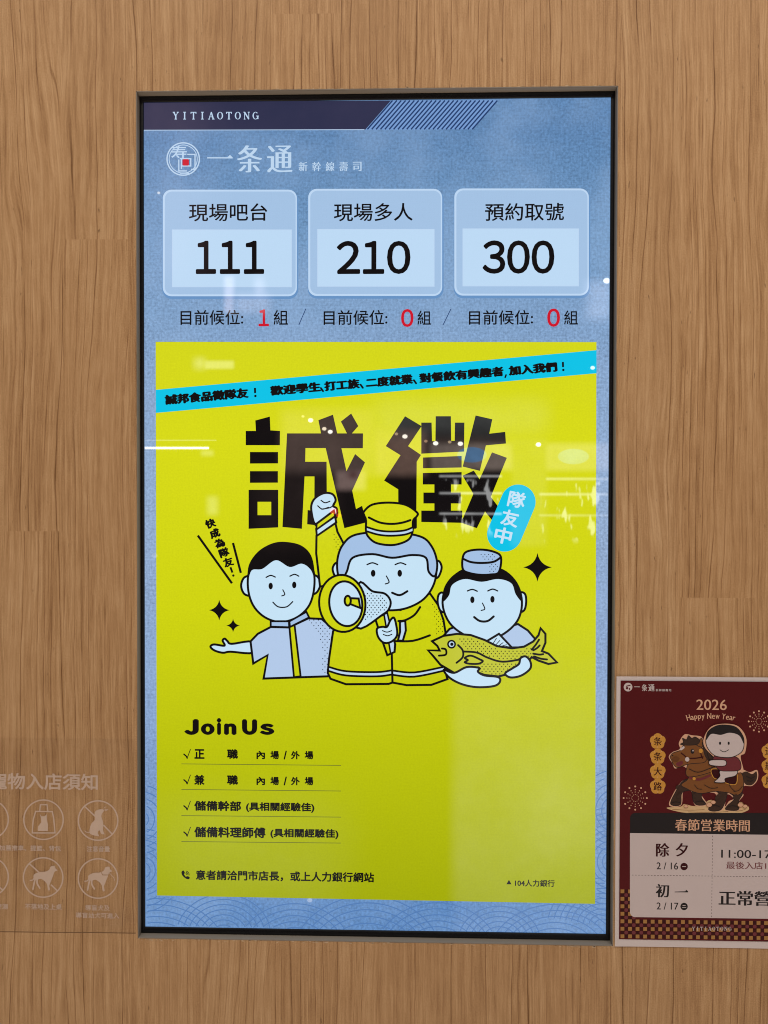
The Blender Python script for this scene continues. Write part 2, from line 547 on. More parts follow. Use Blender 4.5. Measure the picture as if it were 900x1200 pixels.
class Print:
    """flat printing or lit shapes lying on the plane y = y0; points are read off the photograph"""

    def __init__(self, y0, lvl=0.0):
        self.y0, self.lvl = y0, lvl
        self.v, self.f, self.i, self.mats = [], [], [], []

    def slot(self, mt):
        if mt not in self.mats:
            self.mats.append(mt)
        return self.mats.index(mt)

    def pt(self, p, lvl=None):
        q = at(p[0], p[1], self.y0)
        q.y = self.y0 - (self.lvl if lvl is None else lvl) * STEP
        return q

    def add(self, pts3, faces, mt):
        o = len(self.v)
        self.v += pts3
        s = self.slot(mt)
        for f in faces:
            f = [o + k for k in f]
            a, b, c = (self.v[f[0]], self.v[f[1]], self.v[f[2]])
            if (b - a).cross(c - a).y > 0:
                f.reverse()
            self.f.append(f)
            self.i.append(s)
        self.lvl += 1

    def fill(self, pts, mt, holes=()):
        loops = [list(pts)] + [list(h) for h in holes]
        tri = tessellate_polygon([[Vector((x, -y, 0)) for (x, y) in l] for l in loops])
        flat = [self.pt(p) for l in loops for p in l]
        self.add(flat, [list(t) for t in tri], mt)
        return self

    def stroke(self, pts, w, mt, closed=False, round_cap=True):
        pts = [p for k, p in enumerate(pts) if k == 0 or math.dist(p, pts[k - 1]) > 1e-4]
        if closed and math.dist(pts[0], pts[-1]) < 1e-4:
            pts.pop()
        n = len(pts)
        h = w / 2
        L, R = [], []
        for k in range(n):
            a = pts[k - 1] if (k > 0 or closed) else None
            b = pts[(k + 1) % n] if (k < n - 1 or closed) else None
            p = pts[k]
            d1 = None if a is None else ((p[0] - a[0]) / math.dist(p, a), (p[1] - a[1]) / math.dist(p, a))
            d2 = None if b is None else ((b[0] - p[0]) / math.dist(p, b), (b[1] - p[1]) / math.dist(p, b))
            d1 = d1 or d2
            d2 = d2 or d1
            nx, ny = -(d1[1] + d2[1]), d1[0] + d2[0]
            q = math.hypot(nx, ny)
            if q < 1e-3:
                nx, ny, q = -d1[1], d1[0], 1
            nx, ny = nx / q, ny / q
            c = max(0.55, nx * -d1[1] + ny * d1[0])
            L.append((p[0] + nx * h / c, p[1] + ny * h / c))
            R.append((p[0] - nx * h / c, p[1] - ny * h / c))
        v = [self.pt(p) for p in L] + [self.pt(p) for p in R]
        f = [[k, (k + 1) % n, n + (k + 1) % n, n + k] for k in range(n if closed else n - 1)]
        if round_cap and not closed:
            for (k, o) in ((0, 1), (n - 1, n - 2)):
                dx, dy = pts[k][0] - pts[o][0], pts[k][1] - pts[o][1]
                a0 = math.atan2(dy, dx)
                ids = []
                for s in range(7):
                    a = a0 - math.pi / 2 + math.pi * s / 6
                    ids.append(len(v))
                    v.append(self.pt((pts[k][0] + h * math.cos(a), pts[k][1] + h * math.sin(a))))
                f.append(ids)
        self.add(v, f, mt)
        return self

    def draw(self, pts, mt, ink, w=1.9, smooth=True, n=5):
        """filled shape with an ink outline"""
        q = curve(pts, n) if smooth else pts
        self.fill(q, mt)
        self.stroke(q, w, ink, True)
        return q

    def dots(self, poly, pitch, r, mt, square=True, x0=0, y0=0):
        v, f = [], []
        xs = [p[0] for p in poly]
        ys = [p[1] for p in poly]
        row = 0
        y = min(ys) + y0
        while y < max(ys):
            x = min(xs) + x0 + (pitch / 2 if row % 2 else 0)
            while x < max(xs):
                if inside((x, y), poly):
                    k = len(v)
                    c = ell(x, y, r, r, 45, 4) if square else ell(x, y, r, r, 0, 8)
                    v += [self.pt(p) for p in c]
                    f.append(list(range(k, k + len(c))))
                x += pitch
            y += pitch * .62
            row += 1
        if f:
            self.add(v, f, mt)
        return self

    def text(self, s, x0, y0, x1, y1, mt, bold=((0, 0),), thin=0.0, rot=0.0, spacing=1.0, keep=None):
        """a line of lettering whose ink fills this box of the photograph, level on its plane"""
        pts, faces = glyphs(s, thin, spacing)
        xs = [p[0] for p in pts]
        ys = [p[1] for p in pts]
        bx = max(abs(d[0]) for d in bold)
        by = max(abs(d[1]) for d in bold)
        ax, bx2, ay, by2 = min(xs) - bx, max(xs) + bx, min(ys) - by, max(ys) + by
        cx, cy = (x0 + x1) / 2, (y0 + y1) / 2
        c = at(cx, cy, self.y0)
        mx = (at(cx + 1, cy, self.y0) - c).x
        mz = -(at(cx, cy + 1, self.y0) - c).z
        w, h = (x1 - x0) * mx, (y1 - y0) * mz
        ca, sa = math.cos(math.radians(rot)), math.sin(math.radians(rot))
        for k, (dx, dy) in enumerate(bold):
            v = []
            for (px, py) in pts:
                X = ((px + dx - ax) / (bx2 - ax) - .5) * w
                Z = ((py + dy - ay) / (by2 - ay) - .5) * h
                v.append(Vector((c.x + X * ca - Z * sa, self.y0 - (self.lvl + .5 * k) * STEP, c.z + X * sa + Z * ca)))
            self.add(v, faces, mt)
            self.lvl -= 1
        self.lvl += .5 * len(bold) + 1
        return self

    def build(self, name, parent):
        c = Vector((sum(v.x for v in self.v) / len(self.v), self.y0, sum(v.z for v in self.v) / len(self.v)))
        return link_mesh(name, self.v, self.f, self.i, self.mats, parent, c)


def Z(ox, oy, s):
    """zoomed crop of the photograph -> its own pixels"""
    return lambda pts: [(ox + x / s, oy + y / s) for (x, y) in pts]


def box(verts, faces, x0, x1, y0, y1, z0, z1):
    o = len(verts)
    for x in (x0, x1):
        for y in (y0, y1):
            for z in (z0, z1):
                verts.append(Vector((x, y, z)))
    for f in ((0, 1, 3, 2), (4, 6, 7, 5), (0, 4, 5, 1), (2, 3, 7, 6), (0, 2, 6, 4), (1, 5, 7, 3)):
        faces.append([o + k for k in f])


# ------------------------------------------------------------------ the wood wall with its opening
OX, OZT, OZB = 0.3062, 0.5454, -0.5460      # half width and the top and bottom of the opening
YB, YS = 0.0090, 0.0115                     # front of the display's bezel, face of its screen
wall = empty('wood_wall', (0, 0, -1.6))
tag(wall, 'cherry wood laminate wall panel with vertical grain around the tall screen', 'wall')
inner = []


def rough_edge(a, b, n, chip):
    res = []
    for k in range(n):
        t = k / n
        p = a.lerp(b, t)
        d = (b - a).normalized()
        nrm = Vector((-d.z, 0, d.x))
        e = random.gauss(0, 0.00016) * chip
        if random.random() < 0.05 * chip:
            e -= random.uniform(0.0003, 0.0012)
        res.append(p + nrm * -e)
    return res


c4 = [Vector((-OX, 0, OZB)), Vector((OX, 0, OZB)), Vector((OX, 0, OZT)), Vector((-OX, 0, OZT))]
for k, (n_, chip) in enumerate(((300, 1.2), (200, .25), (300, .8), (200, .3))):
    inner += rough_edge(c4[k], c4[(k + 1) % 4], n_, chip)
outer = [Vector((-1.7, 0, -1.6)), Vector((1.7, 0, -1.6)), Vector((1.7, 0, 1.6)), Vector((-1.7, 0, 1.6))]
tri = tessellate_polygon([[Vector((v.x, v.z, 0)) for v in outer], [Vector((v.x, v.z, 0)) for v in inner]])
V_ = outer + inner
F_ = []
for t in tri:
    a, b, c = (V_[k] for k in t)
    F_.append(list(t) if (b - a).cross(c - a).y < 0 else list(t)[::-1])
o_ = len(V_)
V_ += [v + Vector((0, 0.0012, 0)) for v in inner]      # the laminate's own thickness at the cut edge
ni = len(inner)
for k in range(ni):
    F_.append([4 + k, 4 + (k + 1) % ni, o_ + (k + 1) % ni, o_ + k])
link_mesh('panel', V_, F_, [0] * len(F_), [wood()], wall, Vector((0, 0, 0)))

# pale chips where the laminate was cut, along the bottom and top edge
V_, F_ = [], []
for k in range(130):
    top = random.random() < 0.25
    x = random.uniform(-OX, OX)
    if random.random() < 0.35 and not top:
        x = random.choice((random.uniform(-OX, -OX + .05), random.uniform(OX - .06, OX)))
    z = OZT + random.uniform(.0001, .0010) if top else OZB - random.uniform(.0001, .0022)
    w_, h_ = random.uniform(.0005, .0028), random.uniform(.0002, .0009)
    o_ = len(V_)
    nn = 6
    for q in range(nn):
        a = 2 * math.pi * q / nn
        V_.append(Vector((x + w_ * math.cos(a) * random.uniform(.6, 1.2), -.00012, z + h_ * math.sin(a) * random.uniform(.6, 1.2))))
    F_.append([o_ + q for q in range(nn)])
o = link_mesh('chipped_edge', V_, F_, [0] * len(F_), [matte('bare_core', (200, 172, 140), .8, .2)], wall, Vector((0, 0, OZB)))

# grey metal lining of the opening: a reveal with a narrow front lip
lin_m = matte('lining_metal', (0.25, 0.215, 0.18), .5, .3, True, .10, 45)
V_, F_ = [], []
for (sx, sz) in ((-1, 0), (1, 0), (0, 1), (0, -1)):
    lip = .0016 if sz == -1 else .0010
    if sx:
        box(V_, F_, *sorted((sx * (OX - .0012), sx * (OX + .0002))), .0013, .0125, OZB + .001, OZT - .001)
        box(V_, F_, *sorted((sx * (OX - .0011), sx * (OX - .0003))), -.0002, .00128, OZB + .0018, OZT - .0012)
    else:
        zz = OZT if sz > 0 else OZB
        box(V_, F_, -OX + .0013, OX - .0013, .0013, .0125, *sorted((zz - sz * .0013, zz + sz * .0002)))
        box(V_, F_, -OX + .0012, OX - .0012, -.0002, .00128, *sorted((zz - sz * lip, zz - sz * .0003)))
link_mesh('opening_lining', V_, F_, [0] * len(F_), [lin_m], wall, Vector((0, 0, OZB)))

# ------------------------------------------------------------------ the display
disp = empty('digital_display', (0, YS, -.545))
tag(disp, 'tall lit screen with queue numbers and yellow hiring notice, set into the wood wall', 'screen')
SX, SZ = 0.300, 0.5369
BX, BZT, BZB = 0.3049, 0.5440, -0.5443
bez = matte('bezel_black', (0.008, 0.008, 0.009), .35, .22, True, .1, 80)


def ring(prof):
    """mitred frame; prof = (inset 0..1 from bezel edge to screen edge, y)"""
    V, F = [], []
    for (t, y) in prof:
        x = BX + (SX - BX) * t
        zt = BZT + (SZ - BZT) * t
        zb = BZB + (-SZ - BZB) * t
        V += [Vector((-x, y, zb)), Vector((x, y, zb)), Vector((x, y, zt)), Vector((-x, y, zt))]
    for k in range(len(prof) - 1):
        for q in range(4):
            r = (q + 1) % 4
            F.append([4 * k + q, 4 * k + r, 4 * k + 4 + r, 4 * k + 4 + q])
    return V, F


V_, F_ = ring(((0, .020), (0, YB + .0008), (.05, YB + .0002), (.30, YB), (.36, YB + .0010), (.68, YB + .0012), (.74, YB + .0004), (.93, YB + .0006), (1.0, YB + .0014), (1.0, .0135)))
link_mesh('bezel', V_, F_, [0] * len(F_), [bez], disp, Vector((0, YB, BZB)))

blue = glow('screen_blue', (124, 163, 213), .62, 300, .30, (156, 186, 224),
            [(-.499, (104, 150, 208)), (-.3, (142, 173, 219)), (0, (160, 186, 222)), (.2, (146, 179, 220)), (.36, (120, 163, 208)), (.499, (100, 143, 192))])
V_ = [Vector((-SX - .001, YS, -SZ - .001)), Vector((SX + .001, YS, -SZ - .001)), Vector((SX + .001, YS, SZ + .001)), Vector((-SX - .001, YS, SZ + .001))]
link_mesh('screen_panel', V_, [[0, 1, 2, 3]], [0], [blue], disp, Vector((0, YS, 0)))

INK = glow('screen_ink', (5, 3, 4), 0.0)
WHITE = glow('screen_white', (199, 228, 247), .05)
PALE = glow('screen_pale', (190, 215, 240), .05)
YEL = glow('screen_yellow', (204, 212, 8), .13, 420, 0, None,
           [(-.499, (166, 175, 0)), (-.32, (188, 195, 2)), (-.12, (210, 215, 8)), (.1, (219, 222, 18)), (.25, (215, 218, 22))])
CYAN = glow('screen_cyan', (0, 196, 232), .05)
NAVY = glow('screen_navy', (44, 47, 76), .10, 500, .4, (58, 56, 84))
RED = glow('screen_red', (206, 18, 42), .05)
CARD = glow('screen_card', (165, 196, 230), .08)
CARDHI = glow('screen_card_edge', (190, 216, 244), .05)
CARDLO = glow('screen_card_shadow', (104, 148, 198), .08)
PANEL = glow('screen_number_panel', (190, 219, 246), .05)
PANELHI = glow('screen_number_panel_edge', (192, 222, 250), .05)
LINE = glow('screen_wave_line', (84, 126, 184), .12)
HATCH = glow('screen_hatch', (34, 62, 110), .08)
HATCHBG = glow('screen_hatch_ground', (120, 158, 212), .10)
SOFTBLUE = glow('screen_soft_blue', (165, 194, 230), .05)
JACKET = glow('screen_jacket', (180, 203, 234), .05)
GREYLINE = glow('screen_grey_line', (98, 104, 40), .1)

# wave pattern at the foot and sides of the screen
scr = [(167.5, 118), (715, 116), (711, 1096.5), (171.3, 1084.5)]
pw = Print(YS, 1)
pw_lvl = 1
for (cx, cy, rs) in ((183, 1128, range(12, 80, 7)), (262, 1096, range(6, 50, 6)), (345, 1118, range(10, 66, 7)), (430, 1128, range(14, 84, 8)),
                     (512, 1122, range(8, 70, 7)), (585, 1104, range(6, 44, 6)), (650, 1130, range(14, 76, 7)), (706, 1085, range(8, 60, 6)),
                     (716, 1010, range(10, 60, 6)), (168, 1020, range(8, 50, 6)), (720, 950, range(8, 46, 7)), (166, 960, range(8, 40, 7))):
    for r in rs:
        arc = ell(cx, cy, r * 1.15, r, 0, 60, 180 + 10, 360 - 10) if cy > 1060 else ell(cx, cy, r, r * 1.1, 0, 60, 0, 359)
        run = []
        for p in arc:
            # each fan hides the fans to its left, as overlapping scales do
            if inside(p, scr) and not (184 < p[0] < 697 and p[1] < 1050):
                run.append(p)
            else:
                if len(run) > 2:
                    pw.lvl = 1 + (r % 40) * .05
                    pw.stroke(run, 1.15, LINE, False, False)
                run = []
        if len(run) > 2:
            pw.lvl = 1 + (r % 40) * .05
            pw.stroke(run, 1.15, LINE, False, False)
pw.build('wave_pattern', disp)

# header band
hb = Print(YS, 6)
hb.fill([(168.2, 118.8), (458, 117.9), (428, 152), (168.6, 152.4)], NAVY)
hb.stroke([(168.8, 152.6), (427, 152)], .8, CARDHI, False, False)
band = hb.build('header_band', disp)
hh = Print(YS, 6)
hh.fill([(458.5, 117.8), (584, 117.4), (553.5, 151.5), (428.5, 152)], HATCHBG)
for k in range(25):
    x = 430.5 + 5.12 * k
    hh.stroke([(x, 151.6), (x + 29.5, 117.8)], 1.7, HATCH, False, False)
    hh.lvl -= 1
hh.build('hatched_band', disp)


# serif capitals, drawn stroke by stroke in a 1 x 1 box (y down)
def serif_caps(pr, s, x0, y0, x1, y1, mt, cw=0.62):
    """row of roman capitals filling the box, evenly spaced"""
    n = len(s)
    h = y1 - y0
    pitch = (x1 - x0 - h * .8) / (n - 1) if n > 1 else 0
    tk, tn, sf = .17 * h, .085 * h, .10 * h
    for k, ch in enumerate(s):
        cx = x0 + h * .4 + pitch * k
        w = h * (.80 if ch in 'OGNA' else .74 if ch in 'YT' else .36)
        X = lambda u: cx + (u - .5) * w
        Y = lambda v: y0 + v * h

        def st(a, b, wd):
            pr.stroke([(X(a[0]), Y(a[1])), (X(b[0]), Y(b[1]))], wd, mt, False, False)
            pr.lvl -= .85
        if ch == 'I':
            st((.5, 0), (.5, 1), tk); st((0, .04), (1, .04), sf); st((0, .96), (1, .96), sf)
        elif ch == 'T':
            st((.5, 0), (.5, 1), tk); st((0, .05), (1, .05), sf); st((.05, 0), (.05, .25), sf); st((.95, 0), (.95, .25), sf); st((.28, .96), (.72, .96), sf)
        elif ch == 'Y':
            st((.12, .02), (.5, .55), tk); st((.88, .02), (.5, .55), tn); st((.5, .5), (.5, 1), tk)
            st((-.05, .04), (.35, .04), sf); st((.68, .04), (1.05, .04), sf); st((.28, .96), (.72, .96), sf)
        elif ch == 'A':
            st((.5, .02), (.12, .98), tn); st((.5, .02), (.86, .98), tk); st((.25, .66), (.72, .66), tn)
            st((-.03, .96), (.3, .96), sf); st((.66, .96), (1.05, .96), sf)
        elif ch == 'N':
            st((.15, .02), (.15, 1), tn); st((.15, .04), (.85, .96), tk); st((.85, 0), (.85, 1), tn)
            st((-.03, .04), (.2, .04), sf); st((.02, .96), (.3, .96), sf); st((.68, .04), (1.0, .04), sf)
        elif ch in 'OG':
            a0, a1 = (0, 360) if ch == 'O' else (40, 318)
            outer_ = ell(cx, Y(.5), w * .5, h * .5, 0, 28, a0, a1)
            inner_ = ell(cx, Y(.5), w * .5 - tk, h * .5 - tn * .8, 0, 28, a0, a1)
            if ch == 'O':
                pr.fill(outer_, mt, [inner_])
            else:
                pr.fill(outer_ + inner_[::-1], mt)
                st((.88, .55), (.88, .95), tk); st((.62, .55), (1.05, .55), sf)
            pr.lvl -= .85
    pr.lvl += 1
    return pr


h2 = Print(YS, 9)
serif_caps(h2, 'YITIAOTONG', 202.5, 131.2, 303, 140, PALE)
h2.build('lettering', band)

# logo and name
lg = Print(YS, 6)
lg.fill(ell(214.7, 186.4, 19.7, 19.7, 0, 64), PALE, [ell(214.7, 186.4, 18.2, 18.2, 0, 64)])
lg.fill(ell(214.7, 186.4, 16.9, 16.9, 0, 64), PALE, [ell(214.7, 186.4, 16.0, 16.0, 0, 64)])
lg.text('寿', 200.6, 170.8, 219.0, 186.6, PALE, BOLD[10])
for q in ([(219.5, 181), (228.6, 181), (228.6, 198.5), (224, 198.5)], [(209.6, 187), (209.6, 200.4), (219, 200.4)],
          [(212.6, 198), (212.6, 186), (223.6, 186), (223.6, 194.6), (212.6, 194.6)], [(211, 203), (221.5, 203)]):
    lg.stroke(q, 1.4, PALE, False, False)
lg.fill(rrect(213.9, 186.6, 221.5, 194.2, 1.5), RED)
lg.build('logo_emblem', disp)
nm = Print(YS, 6)
nm.fill([(242.8, 184.3), (266.5, 184.3), (269.5, 181.6), (272.6, 184.4), (272.6, 185.7), (242.8, 185.7)], PALE)
nm.text('条', 277.8, 170.4, 307.2, 202, PALE, hbold(34), -0.008)
nm.text('通', 313, 170.6, 342.8, 202, PALE, hbold(34), -0.008)
nm.build('shop_name', disp)
nm = Print(YS, 6)
for k, ch in enumerate('新幹線壽司'):
    x = 350 + 15.85 * k
    nm.text(ch, x, 189.8, x + 10.3, 200.6, PALE, hbold(22), -0.004)
nm.build('shop_subtitle', disp)

# three number cards with the waiting line below each
CARDS = [
    (190.8, 222.3, 348, 347.2, '現場吧台', (221.3, 238.5, 313.3, 259.3), (202.6, 270, 341, 335.6), '１１１', (227.3, 282.2, 311.8, 321.2)),
    (361.2, 221.3, 518.2, 346.8, '現場多人', (391.2, 238.2, 483.6, 259.2), (372.8, 269.4, 508.2, 335.0), '２１０', (393.6, 282.4, 482, 321.2)),
    (532.4, 220.9, 690, 346.4, '預約取號', (568.3, 238, 660.8, 258.8), (543, 268.8, 677.4, 334.6), '３００', (564.4, 281.8, 650.6, 320.9)),
]
for (x0, y0, x1, y1, title, tb, ib, num, nb) in CARDS:
    c = Print(YS, 6)
    c.fill(rrect(x0 - .6, y0 + 1, x1 + 1.6, y1 + 3.2, 11), CARDLO)
    c.fill(rrect(x0, y0, x1, y1, 10), CARDHI)
    c.fill(rrect(x0 + 2.4, y0 + 2.2, x1 - 1.6, y1 - 2.2, 8.5), CARD)
    card = c.build('number_card', disp)
    c = Print(YS, 14)
    c.fill([(ib[0] - 1, ib[1] - 1), (ib[2] + 1, ib[1] - 1), (ib[2] + 1, ib[3] + 1), (ib[0] - 1, ib[3] + 1)], CARDHI)
    c.fill([(ib[0], ib[1]), (ib[2], ib[1]), (ib[2], ib[3]), (ib[0], ib[3])], PANEL)
    c.build('number_panel', card)
    c = Print(YS, 14)
    c.text(title, *tb, INK, BOLD[10])
    c.build('card_title', card)
    c = Print(YS, 20)
    w_ = (nb[2] - nb[0]) / 3
    for k, ch in enumerate(num):
        ins = 2.2 if ch == '１' else 1.0
        c.text(ch, nb[0] + w_ * k + ins, nb[1], nb[0] + w_ * (k + 1) - ins, nb[3], INK, BOLD[20])
        c.lvl = 20
    c.build('queue_number', card)
for (tx, n_, nbx, zx, sl) in (((211.5, 363.2, 285, 380.8), '１', (303, 362.6, 315.2, 382.4), (320.6, 363.4, 337.6, 380.6), ((350.2, 381), (358.4, 362))),
                              ((379.2, 363.4, 454, 380.8), '０', (470, 362.2, 484.6, 383.2), (489.2, 364, 505, 380.6), ((519.0, 381.2), (528.4, 362.2))),
                              ((549.5, 363.4, 624.6, 380.6), '０', (641.2, 361.6, 656.2, 383), (661, 363.8, 677.2, 380.4), None)):
    c = Print(YS, 6)
    c.text('目前候位:', *tx, INK, BOLD[10])
    c.text(n_, *nbx, RED, BOLD[22])
    c.text('組', *zx, INK, BOLD[10])
    if sl:
        c.stroke(list(sl), .9, HATCH, False, False)
    c.build('waiting_line', disp)

# ------------------------------------------------------------------ yellow hiring notice
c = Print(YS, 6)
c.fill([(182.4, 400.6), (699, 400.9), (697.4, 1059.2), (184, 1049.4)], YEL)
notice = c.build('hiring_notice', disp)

c = Print(YS, 8)
c.fill([(182.6, 456.9), (699, 410.4), (699, 437.4), (182.7, 483.9)], CYAN)
HEAVY = hbold(82, 34) + BOLD[50]
c.text('誠邦食品徵隊友', 192.8, 458.4, 291.6, 470.6, INK, HEAVY, 0, 4.9)
c.lvl = 10
SL = -.0845
for ph, x0, x1 in (('歡迎學生', 316.2, 376.4), ('打工族', 379.6, 421.8), ('二度就業', 428, 484.2), ('對餐飲有興趣者', 490.8, 590.6), ('加入我們', 595.6, 653.2)):
    ym = 464 + SL * ((x0 + x1) / 2 - 247.5)
    c.text(ph, x0, ym - 5.9, x1, ym + 5.9, INK, HEAVY, 0, 4.9)
    c.lvl = 10
for x in (377.6, 424.2, 486.6):
    ym = 464 + SL * (x - 247.5)
    c.stroke([(x - 1.6, ym + 1.8), (x + 1.0, ym + 5.4)], 2.3, INK)
    c.lvl = 10
ym = 464 + SL * (592.6 - 247.5)
c.stroke([(593, ym + 4.6), (592, ym + 7.4)], 1.9, INK)
for x in (299.0, 659.8):
    ym = 464 + SL * (x - 247.5)
    c.stroke([(x - .2, ym - 5), (x, ym + 1)], 2.3, INK, False, False)
    c.lvl = 10
    c.fill(ell(x + .3, ym + 4.4, 1.4, 1.4), INK)
    c.lvl = 10
c.build('slogan_banner', notice)

# the two big black headline characters
q = Z(280, 470, 5.625)
c = Print(YS, 12)
c.fill(q([(45, 197), (112, 197), (108, 128), (204, 102), (208, 193), (271, 197), (270, 291), (45, 291)]), INK)
c.fill(q([(73, 336), (258, 336), (258, 411), (73, 412)]), INK)
c.fill(q([(73, 462), (257, 462), (257, 538), (73, 539)]), INK)
c.fill(q([(64, 585), (259, 585), (259, 833), (64, 842)]), INK, [q([(123, 664), (213, 664), (213, 752), (123, 752)])])
c.fill(q([(317, 213), (541, 213), (524, 126), (620, 90), (648, 213), (712, 213), (672, 135), (740, 82), (787, 165), (745, 213), (818, 213), (817, 311), (676, 311), (709, 462),
          (766, 349), (831, 404), (747, 590), (772, 712), (812, 690), (840, 800), (695, 838), (640, 600), (572, 310), (439, 310),
          (437, 400), (578, 400), (580, 700), (565, 825), (450, 812), (453, 718), (497, 725), (498, 497), (433, 497), (415, 842), (287, 830)]), INK)
c.build('headline_character', notice)
q = Z(440, 470, 5.625)
c = Print(YS, 12)
c.fill(q([(195, 100), (304, 165), (215, 297), (300, 355), (272, 400), (270, 700), (266, 842), (150, 842), (150, 582), (57, 524), (165, 357), (68, 297)]), INK)
c.fill(q([(302, 142), (370, 142), (373, 264), (395, 264), (397, 100), (497, 100), (499, 262), (522, 262), (524, 142), (586, 142), (584, 333), (302, 347)]), INK)
c.fill(q([(313, 372), (568, 362), (568, 438), (313, 443)]), INK)
c.fill(q([(312, 474), (568, 468), (568, 550), (498, 550), (498, 603), (562, 603), (562, 675), (498, 675), (498, 722), (572, 722), (572, 803), (302, 797),
          (302, 722), (388, 722), (388, 675), (316, 675), (316, 603), (388, 603), (388, 550), (312, 550)]), INK)
c.fill(q([(648, 458), (686, 515), (768, 338), (866, 374), (760, 632), (805, 690), (768, 785), (722, 728), (668, 838), (560, 800), (580, 765), (645, 612), (574, 492)]), INK)
c.fill(q([(660, 95), (770, 120), (750, 215), (855, 203), (860, 280), (728, 292), (688, 460), (575, 432)]), INK)
c.build('headline_character', notice)

# shout beside the left worker, sparkles, pill
c = Print(YS, 12)
for ch, (x, y) in zip('快成為隊友', ((246.6, 613.4), (251.7, 625), (257.4, 636.4), (262.7, 647.4), (267.6, 658.6))):
    c.text(ch, x - 6.2, y - 5.5, x + 6.2, y + 5.5, INK, hbold(70, 30) + BOLD[48], 0, 20)
c.stroke([(270.2, 664.6), (272.6, 671.0)], 2.4, INK, False, False)
c.fill(ell(273.6, 674.4, 1.4, 1.4), INK)
c.stroke([(232, 627.5), (272, 683.5)], 2.7, INK, False, False)
c.stroke([(273.2, 636.2), (282.4, 671.3)], 2.7, INK, False, False)
c.build('shout_lettering', notice)


def sparkle(cx, cy, r):
    pts = []
    for k in range(4):
        a = math.pi / 2 * k
        b = a + math.pi / 2
        p0, p2 = (cx + r * math.cos(a), cy + r * math.sin(a)), (cx + r * math.cos(b), cy + r * math.sin(b))
        m_ = (cx + r * .16 * (math.cos(a) + math.cos(b)), cy + r * .16 * (math.sin(a) + math.sin(b)))
        for s in range(6):
            t = s / 6
            pts.append(tuple((1 - t) ** 2 * p0[d] + 2 * t * (1 - t) * m_[d] + t * t * p2[d] for d in (0, 1)))
    return pts


for (x, y, r) in ((257, 715, 12.2), (273.2, 733, 8), (629.8, 664.8, 16.8)):
    c = Print(YS, 12)
    c.fill(sparkle(x, y, r), INK)
    c.build('sparkle', notice)

c = Print(YS, 22)
ax_, ay_, bx_, by_ = 607.2, 588.2, 591.2, 626.0
dx_, dy_ = (bx_ - ax_), (by_ - ay_)
an_ = math.degrees(math.atan2(dy_, dx_))
c.fill(ell(ax_, ay_, 20.4, 20.4, an_, 24, 90, 270) + ell(bx_, by_, 20.4, 20.4, an_, 24, -90, 90), CYAN)
for ch, (x, y) in zip('隊友中', ((605.6, 585.6), (597.6, 607.2), (589.6, 627.6))):
    c.text(ch, x - 10.2, y - 9.6, x + 10.2, y + 9.6, WHITE, BOLD[28], 0, -12)
c.build('cyan_badge', notice)

# ---- drawn restaurant staff
LW = 2.6
q = Z(240, 620, 5.625)
c = Print(YS, 30)                                     # worker in a pale blue jacket, arm held out
c.draw(q([(38, 775), (62, 760), (130, 768), (118, 735), (132, 722), (150, 738), (178, 756), (310, 742), (315, 815), (170, 808), (120, 815), (65, 800)]), WHITE, INK, LW)
tor = q([(302, 740), (350, 690), (435, 645), (555, 648), (683, 588), (770, 592), (850, 660), (838, 720), (815, 970), (388, 985), (415, 830), (320, 886)])
c.draw(tor, JACKET, INK, LW, False)
c.dots(q([(690, 600), (770, 600), (830, 660), (825, 720), (805, 955), (770, 955), (780, 800), (745, 670)]), 5.2, .75, INK)
c.draw(q([(558, 645), (592, 632), (632, 970), (588, 976)]), YEL, INK, LW * .9, False)
c.draw(q([(310, 320), (262, 318), (240, 372), (262, 428), (312, 430)]), WHITE, INK, LW)
c.draw(q([(690, 310), (742, 312), (762, 365), (735, 420), (690, 422)]), WHITE, INK, LW)
c.draw(q([(505, 112), (640, 150), (712, 260), (722, 380), (690, 500), (610, 580), (500, 612), (395, 580), (318, 500), (285, 385), (298, 260), (370, 150)]), WHITE, INK, LW)
c.fill(curve(q([(284, 350), (290, 240), (350, 150), (440, 96), (530, 84), (640, 110), (708, 190), (728, 345), (700, 270), (640, 228), (560, 250), (470, 205), (380, 262), (310, 272)])), INK)
c.draw(q([(435, 607), (555, 607), (557, 647), (435, 643)]), SOFTBLUE, INK, LW * .9, False)
c.draw(q([(558, 608), (670, 545), (688, 582), (562, 645)]), SOFTBLUE, INK, LW * .9, False)
for (x, y) in ((435, 375), (590, 368)):
    c.fill(q(ell(x, y, 14, 22)), INK)
c.stroke(curve(q([(405, 318), (435, 305), (465, 316)]), 4, False), 1.5, INK)
c.stroke(curve(q([(562, 310), (592, 298), (620, 310)]), 4, False), 1.5, INK)
c.stroke(curve(q([(515, 400), (528, 430), (508, 440)]), 4, False), 1.3, INK)
c.stroke(curve(q([(450, 482), (485, 512), (540, 512), (580, 478)]), 4, False), 1.5, INK)
c.build('drawn_worker', notice)

